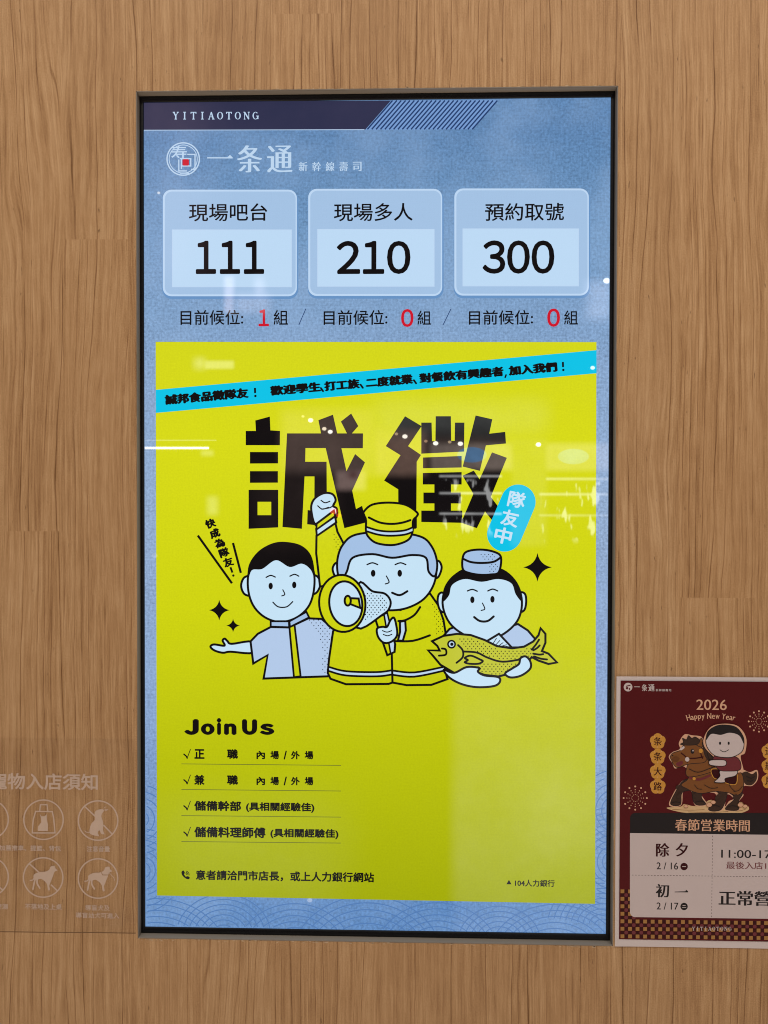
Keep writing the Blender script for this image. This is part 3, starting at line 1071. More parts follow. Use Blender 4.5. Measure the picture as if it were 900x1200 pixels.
q5 = Z(360, 570, 5.625)
q6 = Z(370, 680, 5.625)
c = Print(YS, 62)                                     # worker in a yellow coat, fist raised
c.draw(q5([(66, 262), (28, 160), (42, 90), (105, 46), (165, 50), (188, 90), (172, 128), (196, 150), (184, 215)]), WHITE, INK, LW)
for a_ in ([(70, 128), (100, 150), (140, 138)], [(92, 92), (118, 108), (150, 98)], [(96, 150), (150, 140), (180, 120)]):
    c.stroke(curve(q5(a_), 4, False), 1.4, INK)
c.draw(q5([(62, 325), (184, 232), (200, 300), (250, 395), (262, 520), (190, 640), (85, 660), (74, 560), (60, 440)]), YEL, INK, LW, False)
c.dots(q5([(165, 270), (195, 310), (235, 395), (215, 470), (180, 380)]), 4.6, .7, INK)
c.draw(q5([(60, 280), (182, 188), (192, 238), (64, 326)]), WHITE, INK, LW, False)
c.draw(q5([(62, 246), (176, 160), (186, 196), (62, 284)]), YEL, INK, LW, False)
coat = q6([(215, 205), (480, 190), (560, 195), (680, 130), (752, 85), (808, 165), (842, 262), (856, 350), (862, 520), (850, 590), (868, 650), (762, 688), (600, 690), (506, 673),
           (480, 682), (200, 684), (98, 648), (80, 610), (88, 520), (115, 335)])
c.draw(coat, YEL, INK, LW, False)
c.dots(q6([(745, 95), (800, 180), (838, 265), (846, 330), (790, 370), (782, 230)]), 4.6, .7, INK)
for (a_, b_) in (([(88, 570), (200, 598), (400, 604), (502, 592)], [(502, 620), (400, 632), (200, 626), (90, 598)]),
                 ([(508, 594), (650, 606), (840, 570)], [(848, 594), (650, 634), (508, 622)])):
    top_, bot_ = curve(q6(a_), 5, False), curve(q6(b_), 5, False)
    c.fill(top_ + bot_, PALE)
    c.stroke(top_, LW * .9, INK)
    c.stroke(bot_, LW * .9, INK)
c.stroke(q6([(501, 470), (506, 672)]), LW, INK)
c.stroke(curve(q6([(688, 176), (650, 228), (590, 262), (545, 268)]), 4, False), LW, INK)
c.stroke(curve(q6([(520, 400), (640, 398), (752, 362)]), 4, False), LW, INK)
c.draw(q6([(555, 272), (590, 266), (594, 330), (574, 398), (542, 396), (556, 340)]), PALE, INK, LW, False)
# head
c.draw(q5([(215, 520), (188, 505), (168, 545), (190, 600), (225, 600)]), WHITE, INK, LW)
c.draw(q5([(838, 505), (868, 492), (886, 535), (864, 596), (832, 596)]), WHITE, INK, LW)
face = q5([(205, 500), (240, 390), (320, 320), (530, 300), (740, 330), (822, 400), (852, 520), (836, 640), (770, 740), (660, 800), (540, 816), (400, 800), (280, 720), (215, 620)])
c.draw(face, WHITE, INK, LW)
hair = curve(q5([(204, 580), (200, 480), (235, 385), (320, 318), (530, 300), (740, 328), (820, 395), (856, 500), (842, 590), (800, 560), (782, 470), (690, 452), (560, 470), (430, 446), (300, 470), (262, 560), (235, 600)]))
c.fill(hair, SOFTBLUE)
c.stroke(hair, LW, INK, True)
for (x, y) in ((435, 572), (610, 572)):
    c.fill(q5(ell(x, y, 15, 23)), INK)
c.stroke(curve(q5([(395, 515), (430, 503), (465, 515)]), 4, False), 1.6, INK)
c.stroke(curve(q5([(580, 515), (615, 503), (650, 515)]), 4, False), 1.6, INK)
c.stroke(curve(q5([(522, 590), (540, 630), (515, 642)]), 4, False), 1.4, INK)
c.stroke(curve(q5([(560, 700), (610, 716), (660, 690)]), 4, False), LW, INK)
worker2 = c.build('drawn_worker', notice)

c = Print(YS, 118)
c.draw(q5([(375, 165), (430, 120), (540, 107), (650, 122), (724, 172), (722, 197), (698, 226), (694, 300), (668, 350), (600, 380), (530, 386), (450, 370), (402, 330), (388, 290), (388, 222), (376, 190)]), YEL, INK, LW)
c.stroke(curve(q5([(407, 205), (480, 238), (560, 247), (630, 238), (680, 222)]), 5, False), LW, INK)
a_, b_ = curve(q5([(394, 268), (470, 290), (550, 297), (640, 290), (694, 270)]), 5, False), curve(q5([(694, 300), (640, 318), (550, 325), (470, 318), (394, 296)]), 5, False)
c.fill(a_ + b_, PALE)
c.stroke(a_, LW * .9, INK)
c.stroke(b_, LW * .9, INK)
c.stroke(q5([(716, 205), (716, 270)]), 2.4, INK)
c.build('drawn_cap', notice)

c = Print(YS, 126)                                    # megaphone
c.draw(q6([(392, 250), (470, 215), (486, 300), (524, 420), (520, 470), (472, 492), (440, 400)]), YEL, INK, LW, False)
c.draw(q6([(450, 222), (472, 214), (522, 420), (518, 470), (494, 482)]), PALE, INK, LW * .8, False)
cone = q5([(340, 640), (430, 690), (510, 705), (548, 750), (542, 800), (500, 842), (330, 930)])
c.draw(cone, WHITE, INK, LW)
c.dots(q5([(385, 690), (430, 705), (500, 718), (532, 755), (528, 795), (495, 828), (385, 880)]), 4.4, .75, INK, False)
c.draw(q5(ell(232, 770, 152, 188, -6)), YEL, INK, LW, False)
c.draw(q5(ell(255, 772, 108, 148, -8)), WHITE, INK, LW, False)
c.draw(q5([(275, 735), (340, 738), (350, 800), (300, 780), (275, 770)]), YEL, INK, LW, False)
c.draw(q5(ell(268, 752, 20, 32)), YEL, INK, LW, False)
c.draw(q6([(404, 318), (440, 305), (470, 305), (492, 262), (515, 245), (530, 290), (536, 360), (500, 402), (450, 410), (412, 372)]), WHITE, INK, LW)
for a_ in ([(440, 330), (470, 340), (500, 330)], [(446, 355), (474, 364), (502, 354)]):
    c.stroke(curve(q6(a_), 4, False), 1.2, INK)
c.build('drawn_megaphone', notice)

q = Z(500, 630, 5.625)
c = Print(YS, 150)                                    # worker with a grey hat, holding the fish
c.draw(q([(115, 640), (150, 600), (260, 560), (480, 600), (600, 568), (665, 610), (725, 680), (640, 722), (560, 722), (200, 680)]), JACKET, INK, LW, False)
c.draw(q([(112, 370), (80, 372), (72, 425), (90, 480), (124, 480)]), WHITE, INK, LW)
c.draw(q([(612, 368), (646, 370), (654, 425), (640, 478), (604, 480)]), WHITE, INK, LW)
c.draw(q([(365, 190), (500, 215), (590, 300), (626, 420), (600, 540), (510, 630), (390, 678), (260, 645), (150, 560), (104, 430), (140, 300), (235, 215)]), WHITE, INK, LW)
hair = curve(q([(103, 420), (118, 320), (190, 235), (300, 205), (440, 205), (540, 245), (608, 320), (628, 420), (585, 372), (556, 300), (470, 272), (360, 290), (250, 272), (168, 310), (146, 380)]))
c.fill(hair, INK)
for (x, y) in ((300, 408), (432, 405)):
    c.fill(q(ell(x, y, 14, 22)), INK)
c.stroke(curve(q([(268, 350), (300, 340), (332, 352)]), 4, False), 1.6, INK)
c.stroke(curve(q([(402, 350), (434, 338), (466, 350)]), 4, False), 1.6, INK)
c.stroke(curve(q([(366, 430), (382, 468), (358, 478)]), 4, False), 1.3, INK)
c.stroke(curve(q([(312, 522), (350, 548), (400, 548), (440, 518)]), 4, False), LW, INK)
c.draw(q([(395, 680), (475, 632), (556, 718), (470, 740)]), WHITE, INK, LW, False)
for k in range(5):
    c.stroke(q([(432 + 22 * k, 702 + 3 * k), (458 + 22 * k, 662 + 14 * k)]), .9, INK)
c.build('drawn_worker', notice)
c = Print(YS, 176)
c.draw(q([(236, 135), (262, 92), (350, 78), (440, 92), (488, 128), (474, 226), (420, 242), (350, 244), (280, 232), (238, 208)]), SOFTBLUE, INK, LW)
c.stroke(curve(q([(238, 138), (290, 160), (365, 166), (440, 158), (486, 130)]), 5, False), LW, INK)
c.dots(q([(345, 95), (440, 105), (470, 130), (420, 150), (350, 135)]), 4.4, .7, INK)
c.dots(q([(415, 175), (474, 160), (465, 220), (415, 230)]), 4.4, .7, INK)
c.build('drawn_hat', notice)
c = Print(YS, 186)
fish = q([(35, 680), (110, 645), (200, 632), (290, 640), (380, 672), (460, 712), (560, 727), (640, 716), (700, 682), (735, 640), (748, 595), (780, 632), (780, 690), (757, 745),
          (800, 762), (856, 820), (800, 830), (735, 808), (690, 785), (640, 840), (560, 890), (470, 912), (380, 902), (300, 872), (180, 888), (90, 835), (40, 775), (8, 740), (85, 742), (70, 712)])
FISH = glow('screen_fish', (196, 200, 52), .06)
c.fill(fish, FISH)
c.dots(q([(205, 650), (290, 655), (380, 690), (460, 728), (560, 742), (640, 735), (690, 720), (685, 775), (620, 800), (500, 805), (400, 780), (330, 745), (250, 735), (225, 690)]), 4.6, .85, INK)
c.dots(q([(260, 850), (300, 835), (380, 825), (480, 830), (600, 815), (560, 870), (470, 900), (380, 890), (330, 860)]), 4.6, .85, INK)
c.stroke(fish, LW, INK, True)
c.fill(q(ell(163, 700, 29, 29)), INK)
c.fill(q(ell(163, 700, 18, 18)), PALE)
c.fill(q(ell(165, 700, 11, 11)), INK)
for a_ in ([(206, 706), (236, 740), (236, 785), (196, 822)], [(100, 728), (125, 735), (125, 768), (80, 775)], [(245, 748), (330, 755), (400, 788), (500, 815), (640, 795)],
           [(690, 735), (715, 705), (738, 670)], [(700, 740), (725, 725), (742, 708)], [(700, 762), (740, 768), (765, 765)], [(705, 780), (750, 795), (790, 800)]):
    c.stroke(curve(q(a_), 5, False), LW * .9, INK)
c.draw(q([(250, 790), (290, 775), (350, 800), (368, 812), (340, 828), (280, 828), (250, 818), (270, 804)]), FISH, INK, LW * .9)
c.draw(q([(112, 868), (180, 888), (262, 850), (345, 856), (336, 880), (380, 905), (470, 916), (480, 948), (440, 975), (330, 982), (230, 962), (150, 920)]), WHITE, INK, LW)
c.draw(q([(515, 892), (560, 860), (605, 830), (616, 792), (650, 780), (680, 812), (680, 860), (620, 906), (550, 918)]), WHITE, INK, LW)
c.build('drawn_fish', notice)

# job list
c = Print(YS, 12)
for ch, x0, x1, y0 in (('Ｊ', 215.8, 233.0, 842.6), ('ｏ', 235.4, 251.6, 847.6), ('ｉ', 254.0, 259.4, 841.4), ('ｎ', 262.6, 277.2, 847.6), ('Ｕ', 283.6, 301.4, 842.8), ('ｓ', 304.4, 321.6, 847.8)):
    c.text(ch, x0, y0, x1, 861.2, INK, hbold(84, 50) + BOLD[58])
    c.lvl = 12
c.build('join_heading', notice)


def tick(pr, y):
    pr.stroke([(215.6, y + 6.0), (218.4, y + 8.4), (219.4, y + 10.6)], 1.6, INK)
    pr.stroke([(219.4, y + 10.6), (223.2, y + .4)], .9, INK)


ROWS = [
    (877.8, [('正', 227.8, 239.8, 0, 11.4), ('職', 266, 279, 0, 11.6), ('內', 300.6, 310.6, 2.0, 11.8), ('場', 316.8, 327, 2.0, 11.8), ('/', 332.4, 336.2, 1.8, 12.2), ('外', 341, 351.4, 2.2, 12), ('場', 357, 367.2, 2.2, 12)], 896),
    (907.8, [('兼', 227.6, 239.8, 0, 12), ('職', 266, 279, .4, 12), ('內', 300.6, 310.6, 2.4, 12.2), ('場', 316.8, 327, 2.4, 12.2), ('/', 332.4, 336.2, 2.2, 12.6), ('外', 341, 351.4, 2.6, 12.4), ('場', 357, 367.2, 2.6, 12.4)], 926),
    (938.3, [('儲備幹部', 227.6, 282.6, 0, 12), ('(具相關經驗佳)', 288.2, 368.4, 1.8, 13.8)], 956.6),
    (969, [('儲備料理師傅', 227.6, 311.2, 0, 12.6), ('(具相關經驗佳)', 316.8, 396.6, 2, 14)], 987),
]
for (y, items, ly) in ROWS:
    c = Print(YS, 12)
    tick(c, y)
    for (s_, x0, x1, a_, b_) in items:
        c.text(s_, x0, y + a_, x1, y + b_, INK, BOLD[38])
        c.lvl = 12
    c.stroke([(212.6, ly - .9), (399.6, ly + .9)], .7, GREYLINE, False, False)
    c.build('job_line', notice)

c = Print(YS, 12)
q = Z(200, 830, 3.6)
c.fill(curve(q([(46, 690), (54, 684), (60, 694), (57, 700), (64, 710), (70, 708), (80, 712), (78, 720), (68, 720), (56, 712), (48, 702)])), INK)
for r in (6, 11, 16):
    c.stroke(q(ell(62, 702, r, r, 0, 8, -80, 10)), .8, INK, False, False)
c.text('意者請洽門市店長，或上人力銀行網站', 229.2, 1020.8, 438.2, 1032.8, INK, BOLD[32])
c.build('contact_line', notice)
c = Print(YS, 12)
c.fill([(593.4, 1036.2), (599.4, 1036.2), (596.4, 1031)], INK)
c.text('104人力銀行', 603.4, 1030.8, 650, 1039, INK, BOLD[24])
c.build('job_site_line', notice)

# ------------------------------------------------------------------ paper notice at the right
paper_o = at(835, 1108.5, 0.0)
paper = empty('paper_notice', (paper_o.x, -.0012, paper_o.z))
tag(paper, 'dark red paper notice with a drawn horse and holiday hours, taped right of the screen', 'paper notice')
YP = -.0012
PAP = matte('notice_paper', (0.68, 0.60, 0.60), .55, .2, True, .05, 30)
MAR = matte('print_maroon', (0.095, 0.0085, 0.0110), .55, .12, True, .12, 40)
CREAM = matte('print_cream', (0.72, 0.42, 0.28), .55, .12, True)
GOLD = matte('print_gold', (0.62, 0.30, 0.055), .55, .12, True)
PBLK = matte('print_black', (0.022, 0.018, 0.020), .55, .12, True)
PDRK = matte('print_dark_red', (0.045, 0.006, 0.008), .55, .12, True)
PMID = matte('print_mid_red', (0.16, 0.020, 0.028), .45, .4, True)
PWHT = matte('print_white', (0.62, 0.53, 0.535), .55, .12, True)
HORSE = matte('print_horse_brown', (0.22, 0.085, 0.028), .55, .12, True)
HDARK = matte('print_horse_dark', (0.055, 0.030, 0.022), .55, .12, True)
CHK = matte('print_check_gold', (0.40, 0.20, 0.065), .55, .12, True)
SAND = matte('print_dust', (0.68, 0.46, 0.25), .55, .12, True)

tl, br = at(722.4, 792.6, YP), at(948, 1111.6, YP)
# the sheet follows level lines of the wall; slightly lifted at its corners
V_, F_ = [], []
nx_, nz_ = 14, 18
zb_ = at(722.6, 1108.8, YP).z
for k in range(nx_ + 1):
    for j in range(nz_ + 1):
        u_, v_ = k / nx_, j / nz_
        lift = .0006 * (abs(u_ - .5) * 2) ** 4 * (abs(v_ - .5) * 2) ** 4
        V_.append(Vector((tl.x + (br.x - tl.x) * u_, YP - lift, zb_ + (tl.z - zb_) * v_)))
for k in range(nx_):
    for j in range(nz_):
        a_ = k * (nz_ + 1) + j
        F_.append([a_, a_ + nz_ + 1, a_ + nz_ + 2, a_ + 1])
o_ = len(V_)
V_ += [Vector((v.x, v.y + .00035, v.z)) for v in V_[:o_]]
F_ += [[o_ + k for k in reversed(f)] for f in F_[:]]
rim = [k * (nz_ + 1) for k in range(nx_ + 1)] + [nx_ * (nz_ + 1) + j for j in range(1, nz_ + 1)] + [k * (nz_ + 1) + nz_ for k in range(nx_ - 1, -1, -1)] + [j for j in range(nz_ - 1, 0, -1)]
for k in range(len(rim)):
    a_, b_ = rim[k], rim[(k + 1) % len(rim)]
    F_.append([b_, a_, o_ + a_, o_ + b_])
link_mesh('sheet', V_, F_, [0] * len(F_), [PAP], paper, Vector((paper_o.x, YP, paper_o.z)))


def level_rect(x0, y0, x1, y1, yp):
    """photo box whose left corners are given, kept level on the wall"""
    a, b = at(x0, y0, yp), at(x0, y1, yp)
    xr = at(x1, (y0 + y1) / 2, yp).x
    xl = (a.x + b.x) / 2
    return [to_px(Vector((xl, yp, a.z))), to_px(Vector((xr, yp, a.z))), to_px(Vector((xr, yp, b.z))), to_px(Vector((xl, yp, b.z)))]


def to_px(p):
    d = p - CAM
    k = d.dot(FX)
    return (450 + FPX * d.dot(RX) / k, 600 - FPX * d.dot(UX) / k)


YQ = YP - .0008
c = Print(YQ, 0)
c.fill(level_rect(726.4, 797.6, 943.6, 1100.6, YQ), MAR)
pr_ = c.build('printed_field', paper)


def tilt(x, y):
    """a level row on the wall drifts down to the right in the photograph"""
    return (x, y + (x - 738.5) * .0125)


# chequer at the foot
c = Print(YQ, 2)
for j in range(7):
    for k in range(25):
        x, y = 729.4 + 8.86 * k, 1044.6 + 8.78 * j
        if j < 4 and 1 < k < 23:
            continue
        x, y = tilt(x, y)
        c.fill([(x - 2.2, y - 2.2), (x + 2.2, y - 2.2), (x + 2.2, y + 2.2), (x - 2.2, y + 2.2)], CHK)
        c.lvl = 2
        c.fill([(x + 2.3, y - 2.2), (x + 6.6, y - 2.2), (x + 6.6, y + 2.2), (x + 2.3, y + 2.2)], PDRK) if x < 938 else None
        c.lvl = 2
        if j < 6:
            c.fill(ell(x + 4.43, y + 4.4, 2.2, 2.2, 0, 12), PMID) if x < 938 else None
            c.lvl = 2
            c.fill([(x - 2.1, y + 2.3), (x + 2.1, y + 2.3), (x + 2.1, y + 6.5), (x - 2.1, y + 6.5)], PDRK)
            c.lvl = 2
c.build('chequer_border', paper)
c = Print(YQ, 5)
a_ = level_rect(738.4, 952.6, 931, 976.6, YQ)
c.fill(rrect(738.4, 952.6, 931.4, 966, (6, 6, 0, 0)), PBLK)
c.lvl = 5.5
c.fill([(738.4, 964), (931.4, 964), a_[2], a_[3]], PBLK)
c.lvl = 7
b_ = rrect(738.2, 976.2, 931.4, 1074.6, (0, 0, 6, 6))
c.fill([tilt(*p) for p in b_], PWHT)
c.lvl = 9
for k in range(26):
    y = 978 + 3.75 * k
    c.stroke([(835.0 - .012 * (y - 978), y + 1.2), (835.0 - .012 * (y - 978), y + 3.0)], .5, HDARK, False, False)
    c.lvl = 9
for k in range(52):
    x = 740.5 + 3.7 * k
    c.stroke([tilt(x, 1025.4), tilt(x + 1.9, 1025.4)], .5, HDARK, False, False)
    c.lvl = 9
tbl = c.build('hours_table', paper)
c = Print(YQ, 10)
c.text('春節営業時間', 791, 960.2, 878.6, 974.0, CREAM, hbold(18))
c.build('table_title', tbl)
c = Print(YQ, 10)
c.text('除', 768.6, 988, 784.4, 1003.8, PDRK, hbold(34))
c.text('夕', 791.6, 988, 806.2, 1003.6, PDRK, hbold(30))
c.build('day_lettering', tbl)
c = Print(YQ, 10)
c.text('2 / 16', 769.4, 1010.6, 794.6, 1018.8, PBLK, hbold(8))
c.fill(ell(801.6, 1015.4, 4.3, 4.3), PDRK)
c.stroke([(799.4, 1015.4), (803.8, 1015.4)], .8, PWHT, False, False)
c.build('date_lettering', tbl)
c = Print(YQ, 10)
c.text('初', 768.4, 1036, 784.2, 1051.4, PBLK, hbold(30))
c.fill([(790.6, 1044.8), (803, 1044.4), (804.4, 1042.8), (806.2, 1044.4), (806.2, 1045.6), (790.6, 1045.6)], PBLK)
c.build('day_lettering', tbl)
c = Print(YQ, 10)
c.text('2 / 17', 769.4, 1057.6, 795, 1065.9, PBLK, hbold(8))
c.fill(ell(801.6, 1062.2, 4.3, 4.3), PBLK)
c.stroke([(799.8, 1061), (803.4, 1061)], .6, PWHT, False, False)
c.stroke([(799.2, 1063.4), (804, 1063.4)], .6, PWHT, False, False)
c.build('date_lettering', tbl)
c = Print(YQ, 10)
c.text('11:00-17:00', 845, 996.2, 925, 1005.6, PBLK, hbold(8))
c.build('hours_lettering', tbl)
c = Print(YQ, 10)
c.text('最後入店16:00', 851, 1010, 918.6, 1018.6, PMID, hbold(10))
c.build('last_entry_lettering', tbl)
c = Print(YQ, 10)
c.text('正常營業', 842, 1044.2, 925, 1061.4, PBLK, hbold(30))
c.build('hours_lettering', tbl)
c = Print(YQ, 10)
serif_caps(c, 'YITIAOTONG', 811, 1086, 857, 1090.4, PWHT)
c.build('shop_lettering', paper)
c = Print(YQ, 3)
c.fill(ell(736, 805.2, 5.1, 5.1, 0, 24), PWHT)
c.fill(ell(734.8, 806.4, 1.5, 1.5, 0, 12), MAR)
c.stroke([(734, 804.2), (738.5, 803)], 1.1, MAR)
c.stroke([(737.8, 806.6), (737.8, 808.2)], 1.2, MAR)
c.stroke([(743.3, 804.8), (749.9, 804.9)], .8, PWHT, False, False)
c.text('条', 752, 801.8, 758.6, 809.8, PWHT, hbold(34))
c.text('通', 759.6, 801.8, 767, 810, PWHT, hbold(34))
c.text('新幹線壽司', 768.4, 807.2, 786.4, 810.2, PWHT, BOLD[14], 0, 0, 1.3)
c.build('shop_logo', paper)
c = Print(YQ, 3)
c.text('2026', 816, 819.8, 851.6, 832, CREAM, hbold(9))
word = 'Happy New Year'
wd = [1.1, .85, .9, .9, .85, .45, 1.2, .85, 1.15, .45, 1.0, .85, .85, .6]
tot = sum(wd)
pos = 0
for ch, w_ in zip(word, wd):
    u_ = (pos + w_ / 2) / tot
    pos += w_
    if ch == ' ':
        continue
    x = 804 + 57.4 * u_
    bend = 2.4 * (1 - (2 * u_ - 1) ** 2)
    base = 844.6 - bend
    hgt = 6.6 if ch in 'HNY' else 4.6
    low = base + (1.7 if ch in 'py' else 0)
    ww = w_ / tot * 57.4 * .86
    c.text(ch, x - ww / 2, base - hgt, x + ww / 2, low, CREAM, hbold(22), -.004, -18 * (2 * u_ - 1))
    c.lvl = 6
c.build('greeting', paper)


def plum(cx, cy, r):
    pts = []
    for k in range(60):
        a = 2 * math.pi * k / 60 - math.pi / 2
        pts.append((cx + r * (.86 + .14 * abs(math.cos(2.5 * (a + math.pi / 2)))) * math.cos(a), cy + r * (.86 + .14 * abs(math.cos(2.5 * (a + math.pi / 2)))) * math.sin(a)))
    return pts


for (s_, cx, ys) in (('条条大路', 770.8, (868.6, 886.4, 903.9, 921.4)), ('通羅馬', 901.6, (880.2, 897.6, 915))):
    for ch, cy in zip(s_, ys):
        c = Print(YQ, 3)
        c.fill(plum(cx, cy, 9.4), GOLD)
        for k in range(5):
            a = math.radians(-54 + 72 * k)
            c.stroke([(cx + 6.2 * math.cos(a), cy + 6.2 * math.sin(a)), (cx + 7.8 * math.cos(a), cy + 7.8 * math.sin(a))], .5, CREAM)
            c.lvl = 4
        c.lvl = 5
        c.text(ch, cx - 4.9, cy - 4.9, cx + 4.9, cy + 4.9, PDRK, hbold(18))
        c.build('flower_badge', paper)
for (cx, cy, r) in ((744.4, 935.2, 13.6), (889.4, 845.4, 12)):
    c = Print(YQ, 3)
    for k in range(12):
        a = math.radians(30 * k)
        for rr_, s_ in ((1.0, 1.1), (.72, .6), (.52, .5), (.3, .45)):
            c.fill(ell(cx + r * rr_ * math.cos(a), cy + r * rr_ * math.sin(a), s_, s_, 0, 8), CREAM)
            c.lvl = 3
    c.build('firework', paper)

# horse and its rider
q = Z(760, 820, 6.4286)
c = Print(YQ, 4)
dust = q([(135, 815), (240, 805), (270, 785), (330, 800), (420, 800), (440, 765), (480, 755), (500, 790), (600, 800), (690, 770), (720, 790), (752, 805), (745, 835), (640, 862), (420, 858), (250, 848)])
c.fill(curve(dust), SAND)
for a_ in ([(180, 825), (300, 832), (420, 828)], [(300, 845), (460, 850), (600, 842)], [(620, 835), (680, 838), (730, 825)]):
    c.stroke(curve(q(a_), 5, False), .5, HORSE)
halo = curve(q([(152, 430), (180, 395), (235, 370), (228, 325), (270, 262), (330, 268), (390, 275), (412, 300), (430, 340), (500, 420), (560, 480), (700, 520), (760, 545), (818, 530), (822, 600), (780, 648), (720, 650), (700, 690), (715, 720), (680, 770),
                (690, 830), (580, 835), (600, 770), (640, 745), (590, 715), (560, 830), (445, 835), (500, 770), (500, 705), (400, 710), (440, 790), (350, 795), (320, 690), (262, 690), (245, 795), (155, 795), (190, 700), (250, 615), (300, 590), (285, 520), (250, 500), (200, 518), (180, 480)]))
c.fill(halo, CREAM)
c.fill(curve(q([(700, 560), (735, 540), (780, 560), (812, 540), (816, 595), (782, 640), (735, 640), (708, 600)])), HDARK)
legs = (([(300, 600), (250, 620), (205, 690), (165, 785), (240, 790), (252, 700), (330, 670)], HDARK), ([(330, 640), (325, 690), (350, 785), (430, 788), (400, 740), (395, 690)], HDARK),
        ([(500, 680), (530, 720), (450, 825), (545, 828), (590, 720), (580, 680)], HDARK), ([(600, 690), (650, 740), (590, 800), (585, 828), (675, 828), (680, 760), (705, 700)], HDARK))
for p_, m_ in legs:
    c.draw(q(p_), m_, PBLK, .7)
c.draw(q([(300, 500), (400, 470), (470, 520), (600, 540), (690, 545), (716, 610), (705, 690), (660, 720), (600, 700), (500, 690), (400, 705), (330, 690), (290, 670), (245, 640), (300, 590)]), HORSE, PBLK, .7)
c.draw(q([(440, 370), (490, 420), (500, 480), (480, 540), (300, 580), (290, 500), (350, 430)]), HORSE, PBLK, .7)
c.draw(q([(162, 430), (185, 400), (240, 380), (262, 345), (330, 335), (400, 360), (440, 420), (420, 470), (330, 480), (280, 490), (215, 510), (182, 478), (172, 452)]), HORSE, PBLK, .7)
c.draw(q([(365, 340), (395, 290), (410, 320), (405, 355)]), HORSE, PBLK, .7)
c.draw(q([(240, 335), (262, 320), (255, 290), (285, 300), (300, 270), (325, 290), (350, 280), (385, 305), (365, 335), (300, 342)]), HDARK, PBLK, .7)
c.draw(q([(405, 320), (440, 350), (470, 410), (495, 430), (470, 470), (430, 430), (415, 380)]), HDARK, PBLK, .7)
c.fill(curve(q([(232, 372), (262, 350), (270, 362), (245, 380)])), PWHT)
c.fill(curve(q([(205, 480), (250, 460), (258, 480), (228, 502)])), PMID)
c.fill(q(ell(330, 388, 14, 18)), PBLK)
c.fill(q(ell(334, 382, 5, 6)), PWHT)
c.fill(q(ell(180, 420, 6, 5)), PBLK)
for a_ in ([(245, 400), (290, 440), (290, 470)], [(290, 440), (350, 440), (410, 430)], [(385, 385), (405, 440)]):
    c.stroke(curve(q(a_), 4, False), 1.3, PDRK)
c.fill(q(ell(392, 384, 15, 17)), GOLD)
c.fill(q(ell(290, 448, 16, 17)), PWHT)
c.stroke(curve(q([(310, 585), (380, 600), (460, 570)]), 4, False), 2.6, PMID)
c.fill(q(ell(342, 593, 12, 12)), GOLD)
c.stroke(curve(q([(305, 520), (370, 545), (450, 520), (500, 500)]), 4, False), .8, PBLK)
c.draw(q([(480, 520), (640, 540), (665, 560), (660, 630), (610, 635), (520, 600), (485, 580)]), PDRK, GOLD, .9)
for a_ in ([(170, 775), (205, 768), (238, 775)], [(352, 770), (390, 762), (425, 772)], [(460, 805), (500, 795), (540, 806)], [(592, 808), (632, 796), (672, 808)],
           [(600, 600), (612, 650), (650, 690)], [(640, 690), (680, 680), (705, 650)], [(420, 640), (470, 665), (520, 660)], [(345, 640), (370, 668), (400, 672)],
           [(735, 575), (770, 590), (800, 575)], [(740, 605), (768, 612), (790, 600)], [(455, 390), (470, 420), (485, 430)], [(440, 400), (452, 440), (468, 455)]):
    c.stroke(curve(q(a_), 4, False), .6, PBLK)
for (x_, y_, r_) in ((215, 655, 10), (228, 720, 14), (345, 720, 12), (520, 730, 16), (650, 730, 14)):
    c.fill(q(ell(x_, y_, r_ * 1.6, r_, -50)), HDARK)
c.fill(curve(q([(178, 440), (205, 425), (232, 440), (215, 462), (186, 460)])), matte('print_muzzle', (0.15, 0.055, 0.02), .55, .12, True))
for (x_, y_, r_) in ((280, 800, 12), (455, 790, 16), (485, 770, 14), (690, 790, 16), (725, 800, 13)):
    c.draw(q(ell(x_, y_, r_ * 1.3, r_)), CREAM, HORSE, .4, False)
c.build('drawn_horse', paper)
c = Print(YQ, 84)
c.fill(curve(q([(570, 178), (672, 198), (732, 285), (724, 395), (690, 425), (712, 530), (680, 545), (600, 545), (500, 440), (420, 355), (416, 280), (470, 200)])), CREAM)
c.draw(q([(540, 530), (660, 530), (650, 570), (575, 590), (570, 620), (495, 618), (515, 595), (535, 570)]), PWHT, PBLK, .8)
c.draw(q([(490, 425), (660, 430), (690, 520), (600, 535), (520, 520)]), PMID, PBLK, .8)
c.draw(q([(575, 455), (500, 450), (455, 458), (465, 490), (570, 495)]), PWHT, PBLK, .8)
c.draw(q([(570, 195), (660, 215), (712, 290), (705, 380), (640, 425), (570, 432), (490, 415), (436, 350), (432, 280), (480, 215)]), PWHT, PBLK, .9)
c.fill(curve(q([(432, 300), (440, 240), (500, 195), (575, 185), (660, 205), (712, 275), (714, 330), (680, 268), (610, 246), (540, 262), (470, 255)])), PBLK)
c.fill(q(ell(535, 325, 8, 12)), PBLK)
c.fill(q(ell(600, 325, 8, 12)), PBLK)
c.stroke(curve(q([(535, 375), (565, 390), (600, 374)]), 4, False), .8, PBLK)
c.build('drawn_rider', paper)

